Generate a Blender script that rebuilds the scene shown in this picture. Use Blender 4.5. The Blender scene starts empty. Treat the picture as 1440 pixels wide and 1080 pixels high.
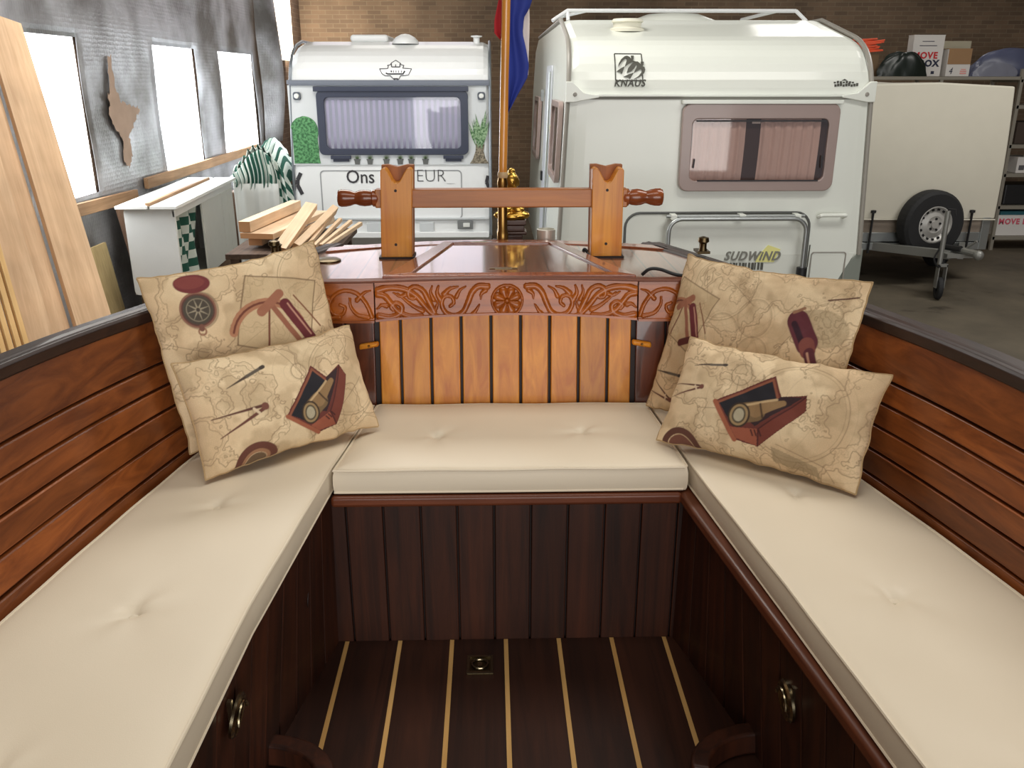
import bpy, bmesh, math, random
import numpy as np
from mathutils import Vector, Matrix
random.seed(7); RNG = np.random.RandomState(7)
S = bpy.context.scene; COL = S.collection
PI = math.pi
# ---------------------------------------------------------------- camera
F_PX, PITCH, YAW = 1220.0, math.radians(19.415), math.radians(1.417)
cam = bpy.data.cameras.new('camera'); camo = bpy.data.objects.new('camera', cam); COL.objects.link(camo)
cam.sensor_fit = 'HORIZONTAL'; cam.sensor_width = 36.0; cam.lens = 36.0*F_PX/1440.0
cam.clip_start = .05; cam.clip_end = 100
camo.location = (0, 0, 2.15); camo.rotation_euler = (PI/2-PITCH, 0, -YAW)
S.camera = camo
# ---------------------------------------------------------------- world, lights, exposure
S.view_settings.view_transform = 'Standard'; S.view_settings.look = 'None'
S.view_settings.gamma = 1; S.view_settings.use_curve_mapping = False
S.view_settings.exposure = 0.0
W = bpy.data.worlds.new('world'); S.world = W; W.use_nodes = True
W.node_tree.nodes['Background'].inputs[0].default_value = (.80, .88, 1, 1)
W.node_tree.nodes['Background'].inputs[1].default_value = .5
def area(name, loc, target, sx, sy, power, color=(1, 1, 1), spread=PI):
    l = bpy.data.lights.new(name, 'AREA'); l.shape = 'RECTANGLE'; l.size = sx; l.size_y = sy
    l.energy = power; l.color = color; l.spread = spread
    o = bpy.data.objects.new(name, l); COL.objects.link(o); o.location = loc
    d = Vector(target)-Vector(loc); o.rotation_euler = d.to_track_quat('-Z', 'Y').to_euler()
    return o
# daylight through the hall's open gate behind the camera, unseen overhead fill lamps added under the closed ceiling, the windows of the left wall
area('gate_daylight', (1.5, -6.8, 2.3), (1.0, 3, 1.6), 7.0, 4.0, 410, (1.0, .975, .945))
for _x, _y, _p in ((-.2, 1.0, 42), (2.4, 3.2, 85), (-1.2, 5.8, 140), (5.8, 7.0, 120), (-.6, 12.0, 30), (5.0, 12.6, 45)):
    area('overhead_fill', (_x, _y, 4.85), (_x, _y, 0), 2.6, 1.2, _p, (1.0, .97, .91))
for _y, _w in ((6.4, .8), (8.85, 1.2), (11.05, 1.6)):
    area('window_daylight', (-2.85, _y, 1.88), (0, _y, 1.5), _w, 1.05, 36, (.93, .97, 1.0))
area('window_daylight', (-2.9, 13.75, 2.9), (-2.4, 15, 2.6), .5, 1.0, 45, (1.0, .90, .75))

# ---------------------------------------------------------------- colour + material helpers
def s1(c):
    c /= 255.0
    return c/12.92 if c <= .04045 else ((c+.055)/1.055)**2.4
def rgb(r, g, b): return (s1(r), s1(g), s1(b), 1.0)
MATS = {}
def newmat(name):
    m = bpy.data.materials.new(name); m.use_nodes = True
    return m, m.node_tree.nodes, m.node_tree.links, m.node_tree.nodes['Principled BSDF']
def plain(name, col, rough=.5, metal=0, coat=0, bump=0, bscale=60, var=.06, emis=0):
    if name in MATS: return MATS[name]
    m, N, L, B = newmat(name)
    tc = N.new('ShaderNodeTexCoord'); nz = N.new('ShaderNodeTexNoise'); nz.inputs['Scale'].default_value = 6; nz.inputs['Detail'].default_value = 5
    L.new(tc.outputs['Object'], nz.inputs['Vector'])
    mx = N.new('ShaderNodeMix'); mx.data_type = 'RGBA'
    c2 = tuple(min(1, c*(1+var)) for c in col[:3])+(1,); c1 = tuple(c*(1-var) for c in col[:3])+(1,)
    mx.inputs['A'].default_value = c1; mx.inputs['B'].default_value = c2
    L.new(nz.outputs['Fac'], mx.inputs['Factor']); L.new(mx.outputs['Result'], B.inputs['Base Color'])
    B.inputs['Roughness'].default_value = rough; B.inputs['Metallic'].default_value = metal; B.inputs['Coat Weight'].default_value = coat
    B.inputs['Coat Roughness'].default_value = .08
    if emis: B.inputs['Emission Color'].default_value = col; B.inputs['Emission Strength'].default_value = emis
    if bump:
        n2 = N.new('ShaderNodeTexNoise'); n2.inputs['Scale'].default_value = bscale; n2.inputs['Detail'].default_value = 4
        L.new(tc.outputs['Object'], n2.inputs['Vector'])
        bp = N.new('ShaderNodeBump'); bp.inputs['Strength'].default_value = bump; bp.inputs['Distance'].default_value = .01
        L.new(n2.outputs['Fac'], bp.inputs['Height']); L.new(bp.outputs['Normal'], B.inputs['Normal'])
    MATS[name] = m; return m
def wood(name, dark, light, axis=1, rough=.3, coat=.3, var=.3, scale=1.0, seam=None, knots=False, bump=.12, spec=.35):
    if name in MATS: return MATS[name]
    m, N, L, B = newmat(name)
    tc = N.new('ShaderNodeTexCoord'); mp = N.new('ShaderNodeMapping'); sc = [26*scale]*3; sc[axis] = 1.3*scale
    mp.inputs['Scale'].default_value = sc; L.new(tc.outputs['Object'], mp.inputs['Vector'])
    geo = N.new('ShaderNodeNewGeometry')
    # shift the grain per board
    add = N.new('ShaderNodeVectorMath'); add.operation = 'ADD'; mul = N.new('ShaderNodeMath'); mul.operation = 'MULTIPLY'; mul.inputs[1].default_value = 37
    L.new(geo.outputs['Random Per Island'], mul.inputs[0]); cmb = N.new('ShaderNodeCombineXYZ')
    for i in range(3): L.new(mul.outputs[0], cmb.inputs[i])
    L.new(mp.outputs['Vector'], add.inputs[0]); L.new(cmb.outputs[0], add.inputs[1])
    nz = N.new('ShaderNodeTexNoise'); nz.inputs['Scale'].default_value = 1.0; nz.inputs['Detail'].default_value = 7; nz.inputs['Roughness'].default_value = .62; nz.inputs['Distortion'].default_value = .9
    L.new(add.outputs[0], nz.inputs['Vector'])
    rp = N.new('ShaderNodeValToRGB'); rp.color_ramp.elements[0].position = .34; rp.color_ramp.elements[1].position = .68
    rp.color_ramp.elements[0].color = dark; rp.color_ramp.elements[1].color = light
    L.new(nz.outputs['Fac'], rp.inputs['Fac'])
    big = N.new('ShaderNodeTexNoise'); big.inputs['Scale'].default_value = 2.6; big.inputs['Detail'].default_value = 3
    L.new(tc.outputs['Object'], big.inputs['Vector'])
    mr = N.new('ShaderNodeMapRange'); mr.inputs['To Min'].default_value = 1-var; mr.inputs['To Max'].default_value = 1+var*.6
    L.new(geo.outputs['Random Per Island'], mr.inputs['Value'])
    mr2 = N.new('ShaderNodeMapRange'); mr2.inputs['From Min'].default_value = .3; mr2.inputs['From Max'].default_value = .7; mr2.inputs['To Min'].default_value = .82; mr2.inputs['To Max'].default_value = 1.15
    L.new(big.outputs['Fac'], mr2.inputs['Value'])
    mm = N.new('ShaderNodeMath'); mm.operation = 'MULTIPLY'; L.new(mr.outputs[0], mm.inputs[0]); L.new(mr2.outputs[0], mm.inputs[1])
    out = mm.outputs[0]
    if seam:                                          # narrow dark caulked seams between deck planks
        sx = N.new('ShaderNodeSeparateXYZ'); L.new(tc.outputs['Object'], sx.inputs[0])
        d = N.new('ShaderNodeMath'); d.operation = 'DIVIDE'; d.inputs[1].default_value = seam; L.new(sx.outputs[0], d.inputs[0])
        fr = N.new('ShaderNodeMath'); fr.operation = 'FRACT'; L.new(d.outputs[0], fr.inputs[0])
        gt = N.new('ShaderNodeMath'); gt.operation = 'GREATER_THAN'; gt.inputs[1].default_value = .07; L.new(fr.outputs[0], gt.inputs[0])
        mr3 = N.new('ShaderNodeMapRange'); mr3.inputs['To Min'].default_value = .35; mr3.inputs['To Max'].default_value = 1; L.new(gt.outputs[0], mr3.inputs['Value'])
        m3 = N.new('ShaderNodeMath'); m3.operation = 'MULTIPLY'; L.new(out, m3.inputs[0]); L.new(mr3.outputs[0], m3.inputs[1]); out = m3.outputs[0]
    vm = N.new('ShaderNodeVectorMath'); vm.operation = 'SCALE'; L.new(rp.outputs['Color'], vm.inputs[0]); L.new(out, vm.inputs['Scale'])
    col = vm.outputs[0]
    if knots:
        vo = N.new('ShaderNodeTexVoronoi'); vo.inputs['Scale'].default_value = 2.2
        mpk = N.new('ShaderNodeMapping'); sk = [1.6]*3; sk[axis] = .7; mpk.inputs['Scale'].default_value = sk
        L.new(tc.outputs['Object'], mpk.inputs['Vector']); L.new(mpk.outputs[0], vo.inputs['Vector'])
        rk = N.new('ShaderNodeValToRGB'); rk.color_ramp.elements[0].position = .03; rk.color_ramp.elements[1].position = .07
        rk.color_ramp.elements[0].color = (.35, .22, .13, 1); rk.color_ramp.elements[1].color = (1, 1, 1, 1)
        L.new(vo.outputs['Distance'], rk.inputs['Fac'])
        mk = N.new('ShaderNodeVectorMath'); mk.operation = 'MULTIPLY'; L.new(col, mk.inputs[0]); L.new(rk.outputs['Color'], mk.inputs[1]); col = mk.outputs[0]
    L.new(col, B.inputs['Base Color']); B.inputs['Specular IOR Level'].default_value = spec
    B.inputs['Roughness'].default_value = rough; B.inputs['Coat Weight'].default_value = coat; B.inputs['Coat Roughness'].default_value = .07
    bp = N.new('ShaderNodeBump'); bp.inputs['Strength'].default_value = bump; bp.inputs['Distance'].default_value = .004
    L.new(nz.outputs['Fac'], bp.inputs['Height']); L.new(bp.outputs['Normal'], B.inputs['Normal'])
    MATS[name] = m; return m
def attrmat(name, rough=.85, weave=0, scale=900):
    if name in MATS: return MATS[name]
    m, N, L, B = newmat(name)
    at = N.new('ShaderNodeAttribute'); at.attribute_name = 'print'; L.new(at.outputs['Color'], B.inputs['Base Color'])
    B.inputs['Roughness'].default_value = rough
    if weave:
        tc = N.new('ShaderNodeTexCoord'); nz = N.new('ShaderNodeTexNoise'); nz.inputs['Scale'].default_value = scale
        L.new(tc.outputs['Object'], nz.inputs['Vector'])
        mr = N.new('ShaderNodeMapRange'); mr.inputs['To Min'].default_value = .78; mr.inputs['To Max'].default_value = 1.22; L.new(nz.outputs['Fac'], mr.inputs['Value'])
        vm = N.new('ShaderNodeVectorMath'); vm.operation = 'SCALE'; L.new(at.outputs['Color'], vm.inputs[0]); L.new(mr.outputs[0], vm.inputs['Scale']); L.new(vm.outputs[0], B.inputs['Base Color'])
        bp = N.new('ShaderNodeBump'); bp.inputs['Strength'].default_value = weave; bp.inputs['Distance'].default_value = .002
        L.new(nz.outputs['Fac'], bp.inputs['Height']); L.new(bp.outputs['Normal'], B.inputs['Normal'])
    MATS[name] = m; return m
def glassmat(name, tint, fac=.25, rough=.03):
    if name in MATS: return MATS[name]
    m, N, L, B = newmat(name); N.remove(B)
    tr = N.new('ShaderNodeBsdfTransparent'); tr.inputs[0].default_value = tint
    gl = N.new('ShaderNodeBsdfGlossy'); gl.inputs['Roughness'].default_value = rough
    lw = N.new('ShaderNodeLayerWeight'); lw.inputs[0].default_value = .5; pw = N.new('ShaderNodeMath'); pw.operation = 'POWER'; pw.inputs[1].default_value = 4; L.new(lw.outputs['Facing'], pw.inputs[0])
    fr = N.new('ShaderNodeMath'); fr.operation = 'MULTIPLY_ADD'; fr.inputs[1].default_value = .7; fr.inputs[2].default_value = .045; L.new(pw.outputs[0], fr.inputs[0])
    mx = N.new('ShaderNodeMixShader'); o = N['Material Output']
    L.new(fr.outputs[0], mx.inputs[0]); L.new(tr.outputs[0], mx.inputs[1]); L.new(gl.outputs[0], mx.inputs[2]); L.new(mx.outputs[0], o.inputs[0])
    MATS[name] = m; return m

# ---------------------------------------------------------------- mesh helpers
ORG = {}
def org(o):
    return ORG[o.name]
class MB:
    def __init__(self): self.v = []; self.f = []; self.m = []
    def add(self, vs, fs, mi=0):
        b = len(self.v); self.v += [tuple(p) for p in vs]; self.f += [tuple(b+i for i in f) for f in fs]; self.m += [mi]*len(fs); return self
    def hexa(self, p, mi=0):      # p: 4 bottom ring, 4 top ring
        return self.add(p, [(3, 2, 1, 0), (4, 5, 6, 7), (0, 1, 5, 4), (1, 2, 6, 5), (2, 3, 7, 6), (3, 0, 4, 7)], mi)
    def box(self, x0, x1, y0, y1, z0, z1, mi=0):
        return self.hexa([(x0, y0, z0), (x1, y0, z0), (x1, y1, z0), (x0, y1, z0), (x0, y0, z1), (x1, y0, z1), (x1, y1, z1), (x0, y1, z1)], mi)
    def obox(self, c, ax, ay, az, mi=0):   # centre and three half-axis vectors
        c = Vector(c); ax = Vector(ax); ay = Vector(ay); az = Vector(az)
        if ax.cross(ay).dot(az) < 0: ax = -ax
        return self.hexa([c-ax-ay-az, c+ax-ay-az, c+ax+ay-az, c-ax+ay-az, c-ax-ay+az, c+ax-ay+az, c+ax+ay+az, c-ax+ay+az], mi)
    def prism(self, poly, d, mi=0):        # planar polygon pushed along d
        n = len(poly); d = Vector(d); P = [Vector(p) for p in poly]
        nrm = Vector((0, 0, 0))
        for i in range(n): nrm += P[i].cross(P[(i+1) % n])
        if nrm.dot(d) > 0: P = P[::-1]
        Q = [p+d for p in P]
        return self.add(P+Q, [tuple(range(n)), tuple(range(2*n-1, n-1, -1))]+[(i, n+i, n+(i+1) % n, (i+1) % n) for i in range(n)], mi)
    def loft(self, secs, caps=True, mi=0):  # closed rings
        n = len(secs[0]); vs = [p for s in secs for p in s]; fs = []
        for k in range(len(secs)-1):
            for i in range(n):
                j = (i+1) % n; fs.append((k*n+i, k*n+j, (k+1)*n+j, (k+1)*n+i))
        if caps: fs += [tuple(range(n-1, -1, -1)), tuple((len(secs)-1)*n+i for i in range(n))]
        return self.add(vs, fs, mi)
    def tube(self, path, r, n=10, closed=False, mi=0, flat=1.0):
        P = [Vector(p) for p in path]; secs = []; up = None
        for i, p in enumerate(P):
            a = P[i-1] if (i > 0 or closed) else P[i]; b = P[(i+1) % len(P)] if (i < len(P)-1 or closed) else P[i]
            t = (b-a).normalized()
            if up is None: up = Vector((0, 0, 1)) if abs(t.z) < .9 else Vector((0, 1, 0))
            s = t.cross(up).normalized(); u = s.cross(t).normalized(); up = u
            rr = r[i] if isinstance(r, (list, tuple)) else r
            secs.append([p+s*math.cos(2*PI*k/n)*rr+u*math.sin(2*PI*k/n)*rr*flat for k in range(n)])
        if closed: secs.append(secs[0])
        return self.loft(secs, not closed, mi)
    def lathe(self, prof, o, axis=(0, 0, 1), n=24, mi=0, caps=True):    # prof: (radius, height)
        ax = Vector(axis).normalized(); a = ax.orthogonal().normalized(); b = ax.cross(a); o = Vector(o)
        return self.loft([[o+ax*h+(a*math.cos(2*PI*k/n)+b*math.sin(2*PI*k/n))*max(r, .0003) for k in range(n)] for r, h in prof], caps, mi)
    def ball(self, c, rx, ry=None, rz=None, n=16, mi=0):
        ry = ry or rx; rz = rz or rx; c = Vector(c)
        return self.loft([[c+Vector((math.cos(2*PI*k/n)*rx*math.sin(t), math.sin(2*PI*k/n)*ry*math.sin(t), -rz*math.cos(t))) for k in range(n)] for t in [.02+(PI-.04)*i/10 for i in range(11)]], True, mi)
    def build(self, name, mat, parent=None, origin=None, bevel=0, seg=2, smooth=False, sub=0, noise=0):
        if parent is not None: o0 = Vector(org(parent))
        elif origin is not None: o0 = Vector(origin)
        else:
            A = np.array([tuple(v) for v in self.v]); o0 = Vector(((A[:, 0].min()+A[:, 0].max())/2, (A[:, 1].min()+A[:, 1].max())/2, A[:, 2].min()))
        me = bpy.data.meshes.new(name); me.from_pydata([tuple(Vector(v)-o0) for v in self.v], [], self.f)
        for mt in (mat if isinstance(mat, (list, tuple)) else [mat]): me.materials.append(mt)
        me.polygons.foreach_set('material_index', self.m)
        bm = bmesh.new(); bm.from_mesh(me); bmesh.ops.recalc_face_normals(bm, faces=bm.faces); bm.to_mesh(me); bm.free()
        me.update()
        o = bpy.data.objects.new(name, me); COL.objects.link(o)
        if parent is not None: o.parent = parent
        else: o.location = o0
        ORG[o.name] = tuple(o0)
        if smooth or bevel:
            me.polygons.foreach_set('use_smooth', [True]*len(me.polygons)); me.set_sharp_from_angle(angle=math.radians(38))
        if bevel:
            b = o.modifiers.new('bevel', 'BEVEL'); b.width = bevel; b.segments = seg; b.limit_method = 'ANGLE'; b.angle_limit = math.radians(35); b.harden_normals = True
        if sub: s_ = o.modifiers.new('sub', 'SUBSURF'); s_.levels = sub; s_.render_levels = sub
        return o
def tag(o, label=None, cat=None, group=None, kind=None):
    if label: o['label'] = label
    if cat: o['category'] = cat
    if group: o['group'] = group
    if kind: o['kind'] = kind
    return o
def empty(name, loc, label, cat, group=None):
    o = bpy.data.objects.new(name, None); COL.objects.link(o); o.location = loc; ORG[o.name] = tuple(loc)
    return tag(o, label, cat, group)
def interp(tab):
    xs = [t[0] for t in tab]; ys = [t[1] for t in tab]
    return lambda y: float(np.interp(y, xs, ys))
def smooth_interp(tab, k=.18):
    f = interp(tab); lo, hi = tab[0][0], tab[-1][0]
    def g(y):
        t = np.linspace(-k, k, 9); return float(np.mean([np.interp(min(max(y+d, lo), hi), [a[0] for a in tab], [a[1] for a in tab]) for d in t]))
    return g
def text_mesh(name, body, loc, size, mat, parent, extrude=.001, shear=0, offset=0, xscale=1, align='LEFT', rot=(PI/2, 0, 0), label=None):
    cu = bpy.data.curves.new(name, 'FONT'); cu.body = body; cu.size = size; cu.extrude = extrude; cu.shear = shear; cu.offset = offset; cu.space_character = 1.15 if offset > .001 else 1.0; cu.align_x = align; cu.resolution_u = 3
    t = bpy.data.objects.new('tmp_text', cu); COL.objects.link(t); bpy.context.view_layer.update()
    me = bpy.data.meshes.new_from_object(t.evaluated_get(bpy.context.evaluated_depsgraph_get()))
    bpy.data.objects.remove(t); bpy.data.curves.remove(cu)
    from mathutils import Euler
    M = Matrix.Translation(Vector(loc)-Vector(org(parent))) @ Euler(rot).to_matrix().to_4x4() @ Matrix.Diagonal((xscale, 1, 1, 1))
    me.transform(M); me.name = name; me.materials.clear(); me.materials.append(mat)
    o = bpy.data.objects.new(name, me); COL.objects.link(o); o.parent = parent; ORG[o.name] = org(parent)
    if label: o['label'] = label
    return o
def rrect(x0, x1, z0, z1, r, y, n=5):      # rounded rectangle outline in a plane of constant y
    out = []
    for cx, cz, a0 in ((x1-r, z1-r, 0), (x0+r, z1-r, PI/2), (x0+r, z0+r, PI), (x1-r, z0+r, 1.5*PI)):
        for k in range(n+1):
            a = a0+PI/2*k/n; out.append((cx+r*math.cos(a), y, cz+r*math.sin(a)))
    return out
def ringprism(mb, outer, inner, d, mi=0):  # frame between two outlines of equal length
    n = len(outer); d = Vector(d); O = [Vector(p) for p in outer]; I = [Vector(p) for p in inner]
    vs = O+I+[p+d for p in O]+[p+d for p in I]; fs = []
    for i in range(n):
        j = (i+1) % n
        fs += [(i, j, n+j, n+i), (2*n+i, 3*n+i, 3*n+j, 2*n+j), (i, 2*n+i, 2*n+j, j), (n+i, n+j, 3*n+j, 3*n+i)]
    return mb.add(vs, fs, mi)
def heightgrid(nu, nv, P):                 # regular grid of points -> verts, faces
    vs = [P[j][i] for j in range(nv) for i in range(nu)]
    fs = [(j*nu+i, j*nu+i+1, (j+1)*nu+i+1, (j+1)*nu+i) for j in range(nv-1) for i in range(nu-1)]
    return vs, fs
def vnoise(U, V, seed, octs=4):            # smooth value noise on arrays
    r = np.random.RandomState(seed); tot = np.zeros_like(U); amp = 1; s_ = 0
    for o in range(octs):
        T = r.rand(64, 64); u = U*(2**o)+7.3*o; v = V*(2**o)+3.1*o
        iu = np.floor(u).astype(int); iv = np.floor(v).astype(int); fu = u-iu; fv = v-iv
        fu = fu*fu*(3-2*fu); fv = fv*fv*(3-2*fv)
        g = lambda a, b: T[a % 64, b % 64]
        tot += amp*((g(iu, iv)*(1-fu)+g(iu+1, iv)*fu)*(1-fv)+(g(iu, iv+1)*(1-fu)+g(iu+1, iv+1)*fu)*fv); s_ += amp; amp *= .5
    return tot/s_
def bezpath(pts, n=12):                    # Catmull-Rom through points
    P = [np.array(p, float) for p in pts]; P = [2*P[0]-P[1]]+P+[2*P[-1]-P[-2]]; out = []
    for i in range(1, len(P)-2):
        for k in range(n):
            t = k/n; out.append(.5*((2*P[i])+(-P[i-1]+P[i+1])*t+(2*P[i-1]-5*P[i]+4*P[i+1]-P[i+2])*t*t+(-P[i-1]+3*P[i]-3*P[i+1]+P[i+2])*t**3))
    out.append(P[-2]); return [tuple(p) for p in out]

# ---------------------------------------------------------------- shared materials
M_GOLD = wood('golden_varnished_teak', rgb(182, 102, 16), rgb(220, 146, 42), 2, .4, .12, .2)
M_CARVE = wood('carved_varnished_mahogany', rgb(134, 64, 14), rgb(178, 96, 28), 0, .32, .25, .1)
M_SIDE = wood('side_varnished_mahogany', rgb(104, 52, 22), rgb(152, 84, 38), 1, .38, .2, .42)
M_RAIL = wood('dark_rail_mahogany', rgb(36, 22, 18), rgb(58, 36, 28), 1, .45, .1, .1)
M_BASE = wood('shaded_base_mahogany', rgb(44, 22, 13), rgb(76, 38, 21), 2, .5, .05, .35)  # shade below the seats put into the wood colour
M_SOLE = wood('shaded_floor_mahogany', rgb(42, 22, 14), rgb(64, 34, 21), 1, .5, .05, .2)  # floor colour darkened to stand for the cockpit's shade
M_LEDGE = wood('seat_ledge_mahogany', rgb(88, 44, 26), rgb(120, 64, 38), 0, .4, .12, .1)
M_LEDGEY = wood('seat_ledge_mahogany_along', rgb(82, 42, 26), rgb(112, 60, 36), 1, .42, .1, .1)
M_DECK = wood('glossy_deck_mahogany', rgb(104, 60, 38), rgb(144, 92, 60), 1, .28, 1.0, .1, seam=.085, bump=.16)
M_FRAME = wood('hatch_frame_mahogany', rgb(116, 58, 34), rgb(156, 86, 52), 1, .22, .7, .1)
M_POST = wood('honey_post_wood', rgb(196, 114, 20), rgb(230, 156, 46), 2, .35, .15, .1)
M_BAR = wood('bar_wood', rgb(146, 80, 18), rgb(188, 112, 36), 0, .35, .15, .1)
M_TURN = wood('turned_handle_wood', rgb(118, 56, 26), rgb(156, 82, 40), 0, .25, .4, .1)
M_STRIPE = wood('pale_inlay_wood', rgb(196, 150, 88), rgb(220, 176, 112), 1, .45, .1, .08)
M_BACK = plain('dark_gap', rgb(34, 16, 10), .6)
M_VINYL = plain('cream_vinyl', rgb(226, 212, 188), .5, bump=.05, bscale=500, var=.02)
M_BRASS = plain('aged_brass', rgb(150, 118, 66), .3, 1.0)
M_NICKEL = plain('tarnished_nickel', rgb(150, 138, 112), .22, 1.0)
M_BLACK = plain('black_rubber', rgb(24, 24, 26), .5)
M_ALU = plain('dull_aluminium', rgb(170, 174, 174), .38, .85)
M_GALV = plain('galvanised_steel', rgb(150, 150, 146), .5, .6, bump=.1)
M_WHITE = plain('white_paint', rgb(228, 230, 226), .45)

# ================================================================= THE BOAT
boat = empty('boat', (0.04, 1.7, 0), 'varnished mahogany open boat with a U-shaped cockpit bench and carved stern deck', 'boat')
GL = smooth_interp([(.3, -1.05), (.9, -1.05), (1.2, -1.025), (1.5, -.975), (1.7, -.935), (1.88, -.885), (2.09, -.80), (2.38, -.70), (2.86, -.555), (3.1, -.47)], .12)
GR = smooth_interp([(.3, 1.10), (.9, 1.07), (1.2, 1.04), (1.5, .992), (1.7, .965), (1.94, .895), (2.09, .86), (2.38, .76), (2.76, .62), (3.1, .48)], .12)
BL = smooth_interp([(.3, -.94), (.8, -.905), (1.3, -.856), (1.65, -.805), (2.0, -.745), (2.35, -.665), (2.6, -.60)], .1)
BR = smooth_interp([(.3, 1.04), (.8, 1.02), (1.33, .966), (1.79, .875), (2.1, .80), (2.35, .725), (2.6, .65)], .1)
YS = [.45+.08*i for i in range(26)]      # to y = 2.45
Z0, Z1 = 1.225, 1.605
breaks = [0, .145, .29, .435, .575, .715, 1.0]
def side_panel(B, T, sg):
    mb = MB()
    for k in range(6):
        t0, t1 = breaks[k]+.008, breaks[k+1]-.008
        secs = []
        for y in YS:
            b, t = B(y), T(y); f = lambda q, o: (b+(t-b)*q+sg*o, y, Z0+(Z1-Z0)*q)
            secs.append([f(t0, 0), f(t1, 0), f(t1, .018), f(t0, .018)])
        mb.loft(secs)
    o = mb.build('side_backrest', M_SIDE, boat, bevel=.003)
    mb = MB(); secs = []
    for y in YS+[2.53, 2.61, 2.69, 2.77, 2.85, 2.93]:
        b, t = (B(min(y, 2.6)), T(y)); b = min(abs(b), abs(t))*sg
        f = lambda q, o: (b+(t-b)*q+sg*o, y, Z0+(Z1-Z0)*q-.01)
        secs.append([f(-.05, .0135), f(1.0, .0135), f(1.0, .03), f(-.05, .03)])
    mb.loft(secs); mb.build('side_backing', M_BACK, boat)
side_panel(BL, GL, -1); side_panel(BR, GR, 1)
def gunwale(T, sg, w, name='gunwale'):
    mb = MB(); secs = []
    for y in YS+[2.53, 2.61, 2.69, 2.77, 2.85, 2.93, 2.99]:
        a = T(y)-sg*.006; c = T(y)+sg*w
        q = -.014*min(1, max(0, (y-2.36)/.1)); secs.append([(a, y, 1.60), (a, y, 1.622+q), (a+sg*.006, y, 1.628+q), (c-sg*.008, y, 1.628+q), (c, y, 1.618+q), (c, y, 1.585), (a+sg*.02, y, 1.585)])
    mb.loft(secs); mb.build(name, M_RAIL, boat, bevel=.002)
    mb = MB(); secs = []
    for y in YS+[2.53, 2.61, 2.69, 2.77, 2.85, 2.93, 2.99]:
        a = T(y)+sg*w*.15
        q = -.014*min(1, max(0, (y-2.36)/.1)); secs.append([(a, y, 1.627+q), (a+sg*.012, y, 1.631+q), (a+sg*.024, y, 1.627+q)])
    mb.loft(secs); mb.build('rail_bead', M_RAIL, boat, smooth=True)
gunwale(GL, -1, .062); gunwale(GR, 1, .07)
# outer hull skin, closed at the stern, carried on a keel
secs = []
for y in [.2]+YS+[2.6, 2.75, 2.9, 3.02]:
    l = GL(y)-.05; r = GR(y)+.055; k = 1-max(0, y-2.2)*.35
    secs.append([(l, y, 1.60), (l*.99, y, 1.15), (l*.86*k, y, .72), (l*.5*k, y, .55), (0.03, y, .47), (r*.5*k, y, .55), (r*.86*k, y, .72), (r*.99, y, 1.15), (r, y, 1.60),
                 (r-.035, y, 1.60), ((r*.99-.035), y, 1.15), ((r*.86-.035)*k, y, .73), (r*.5*k, y, .585), (0.03, y, .50), (l*.5*k, y, .585), ((l*.86+.035)*k, y, .73), ((l*.99+.035), y, 1.15), (l+.035, y, 1.60)])
MB().loft(secs).build('hull', wood('hull_mahogany', rgb(70, 34, 20), rgb(104, 54, 32), 1, .35, .4, .1), boat, smooth=False)
MB().hexa([(-.02, .2, 0), (.08, .2, 0), (.08, 2.95, 0), (-.02, 2.95, 0), (-.02, .2, .49), (.08, .2, .49), (.08, 2.95, .52), (-.02, 2.95, .52)]).build('keel', M_BACK, boat)
# stern transom board
arc = lambda x: 3.02-.16*((x-.03)/.62)**2
tr = [(x, arc(x)+.0, .0) for x in np.linspace(-.53, .58, 13)]
mb = MB(); mb.loft([[(x, y, .75), (x, y+.03, .75), (x, y+.03, 1.585), (x, y, 1.585)] for x, y, _ in tr]); mb.build('transom', M_RAIL, boat)
mb = MB(); mb.box(.005, .085, 3.055, 3.16, .5, 1.60); mb.build('rudder_head', M_RAIL, boat, bevel=.006)
# cockpit sole with inlay strips
mb = MB()
SX = [-.388, -.248, -.1105, .032, .1725, .3135, .454]
edges = [-.60]+SX+[.66]
for i in range(8): mb.box(edges[i]+.004, edges[i+1]-.004, .35, 1.955, .716, .741)
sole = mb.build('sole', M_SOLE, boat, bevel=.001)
for x in SX: MB().box(x-.0055, x+.0055, .35, 1.953, .72, .7418).build('inlay_strip', M_STRIPE, sole)
mb = MB(); mb.box(-.069, -.002, 1.808, 1.878, .7405, .746); ringprism(mb, rrect(-.069, -.002, 0, .07, .004, 0), rrect(-.058, -.013, .011, .059, .004, 0), (0, 0, 0))
lp = MB(); lp.box(-.069, -.002, 1.808, 1.878, .740, .7445)
hl = lp.build('floor_hatch_latch', M_BACK and plain('dark_bronze', rgb(98, 84, 60), .35, 1), sole, bevel=.001)
MB().tube([(-.036+.02*math.cos(a), 1.843+.018*math.sin(a), .7475) for a in np.linspace(0, 2*PI, 17)[:-1]], .0028, 8, True).build('ring_pull', M_NICKEL, hl, smooth=True)
q = MB()
for a, b, c, d in ((-.069, -.002, 1.808, 1.815), (-.069, -.002, 1.871, 1.878), (-.069, -.062, 1.815, 1.871), (-.009, -.002, 1.815, 1.871)): q.box(a, b, c, d, .7445, .748)
q.box(-.041, -.031, 1.835, 1.85, .7445, .7475)
q.build('latch_rim', M_NICKEL, hl)
# seat front under the stern bench : vertical boards
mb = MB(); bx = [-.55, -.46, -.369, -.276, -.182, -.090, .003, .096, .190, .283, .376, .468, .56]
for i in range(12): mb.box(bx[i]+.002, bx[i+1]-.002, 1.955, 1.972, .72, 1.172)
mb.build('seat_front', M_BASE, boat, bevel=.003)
MB().box(-.56, .60, 1.968, 1.985, .70, 1.175).build('seat_front_backing', M_BACK, boat)
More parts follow.
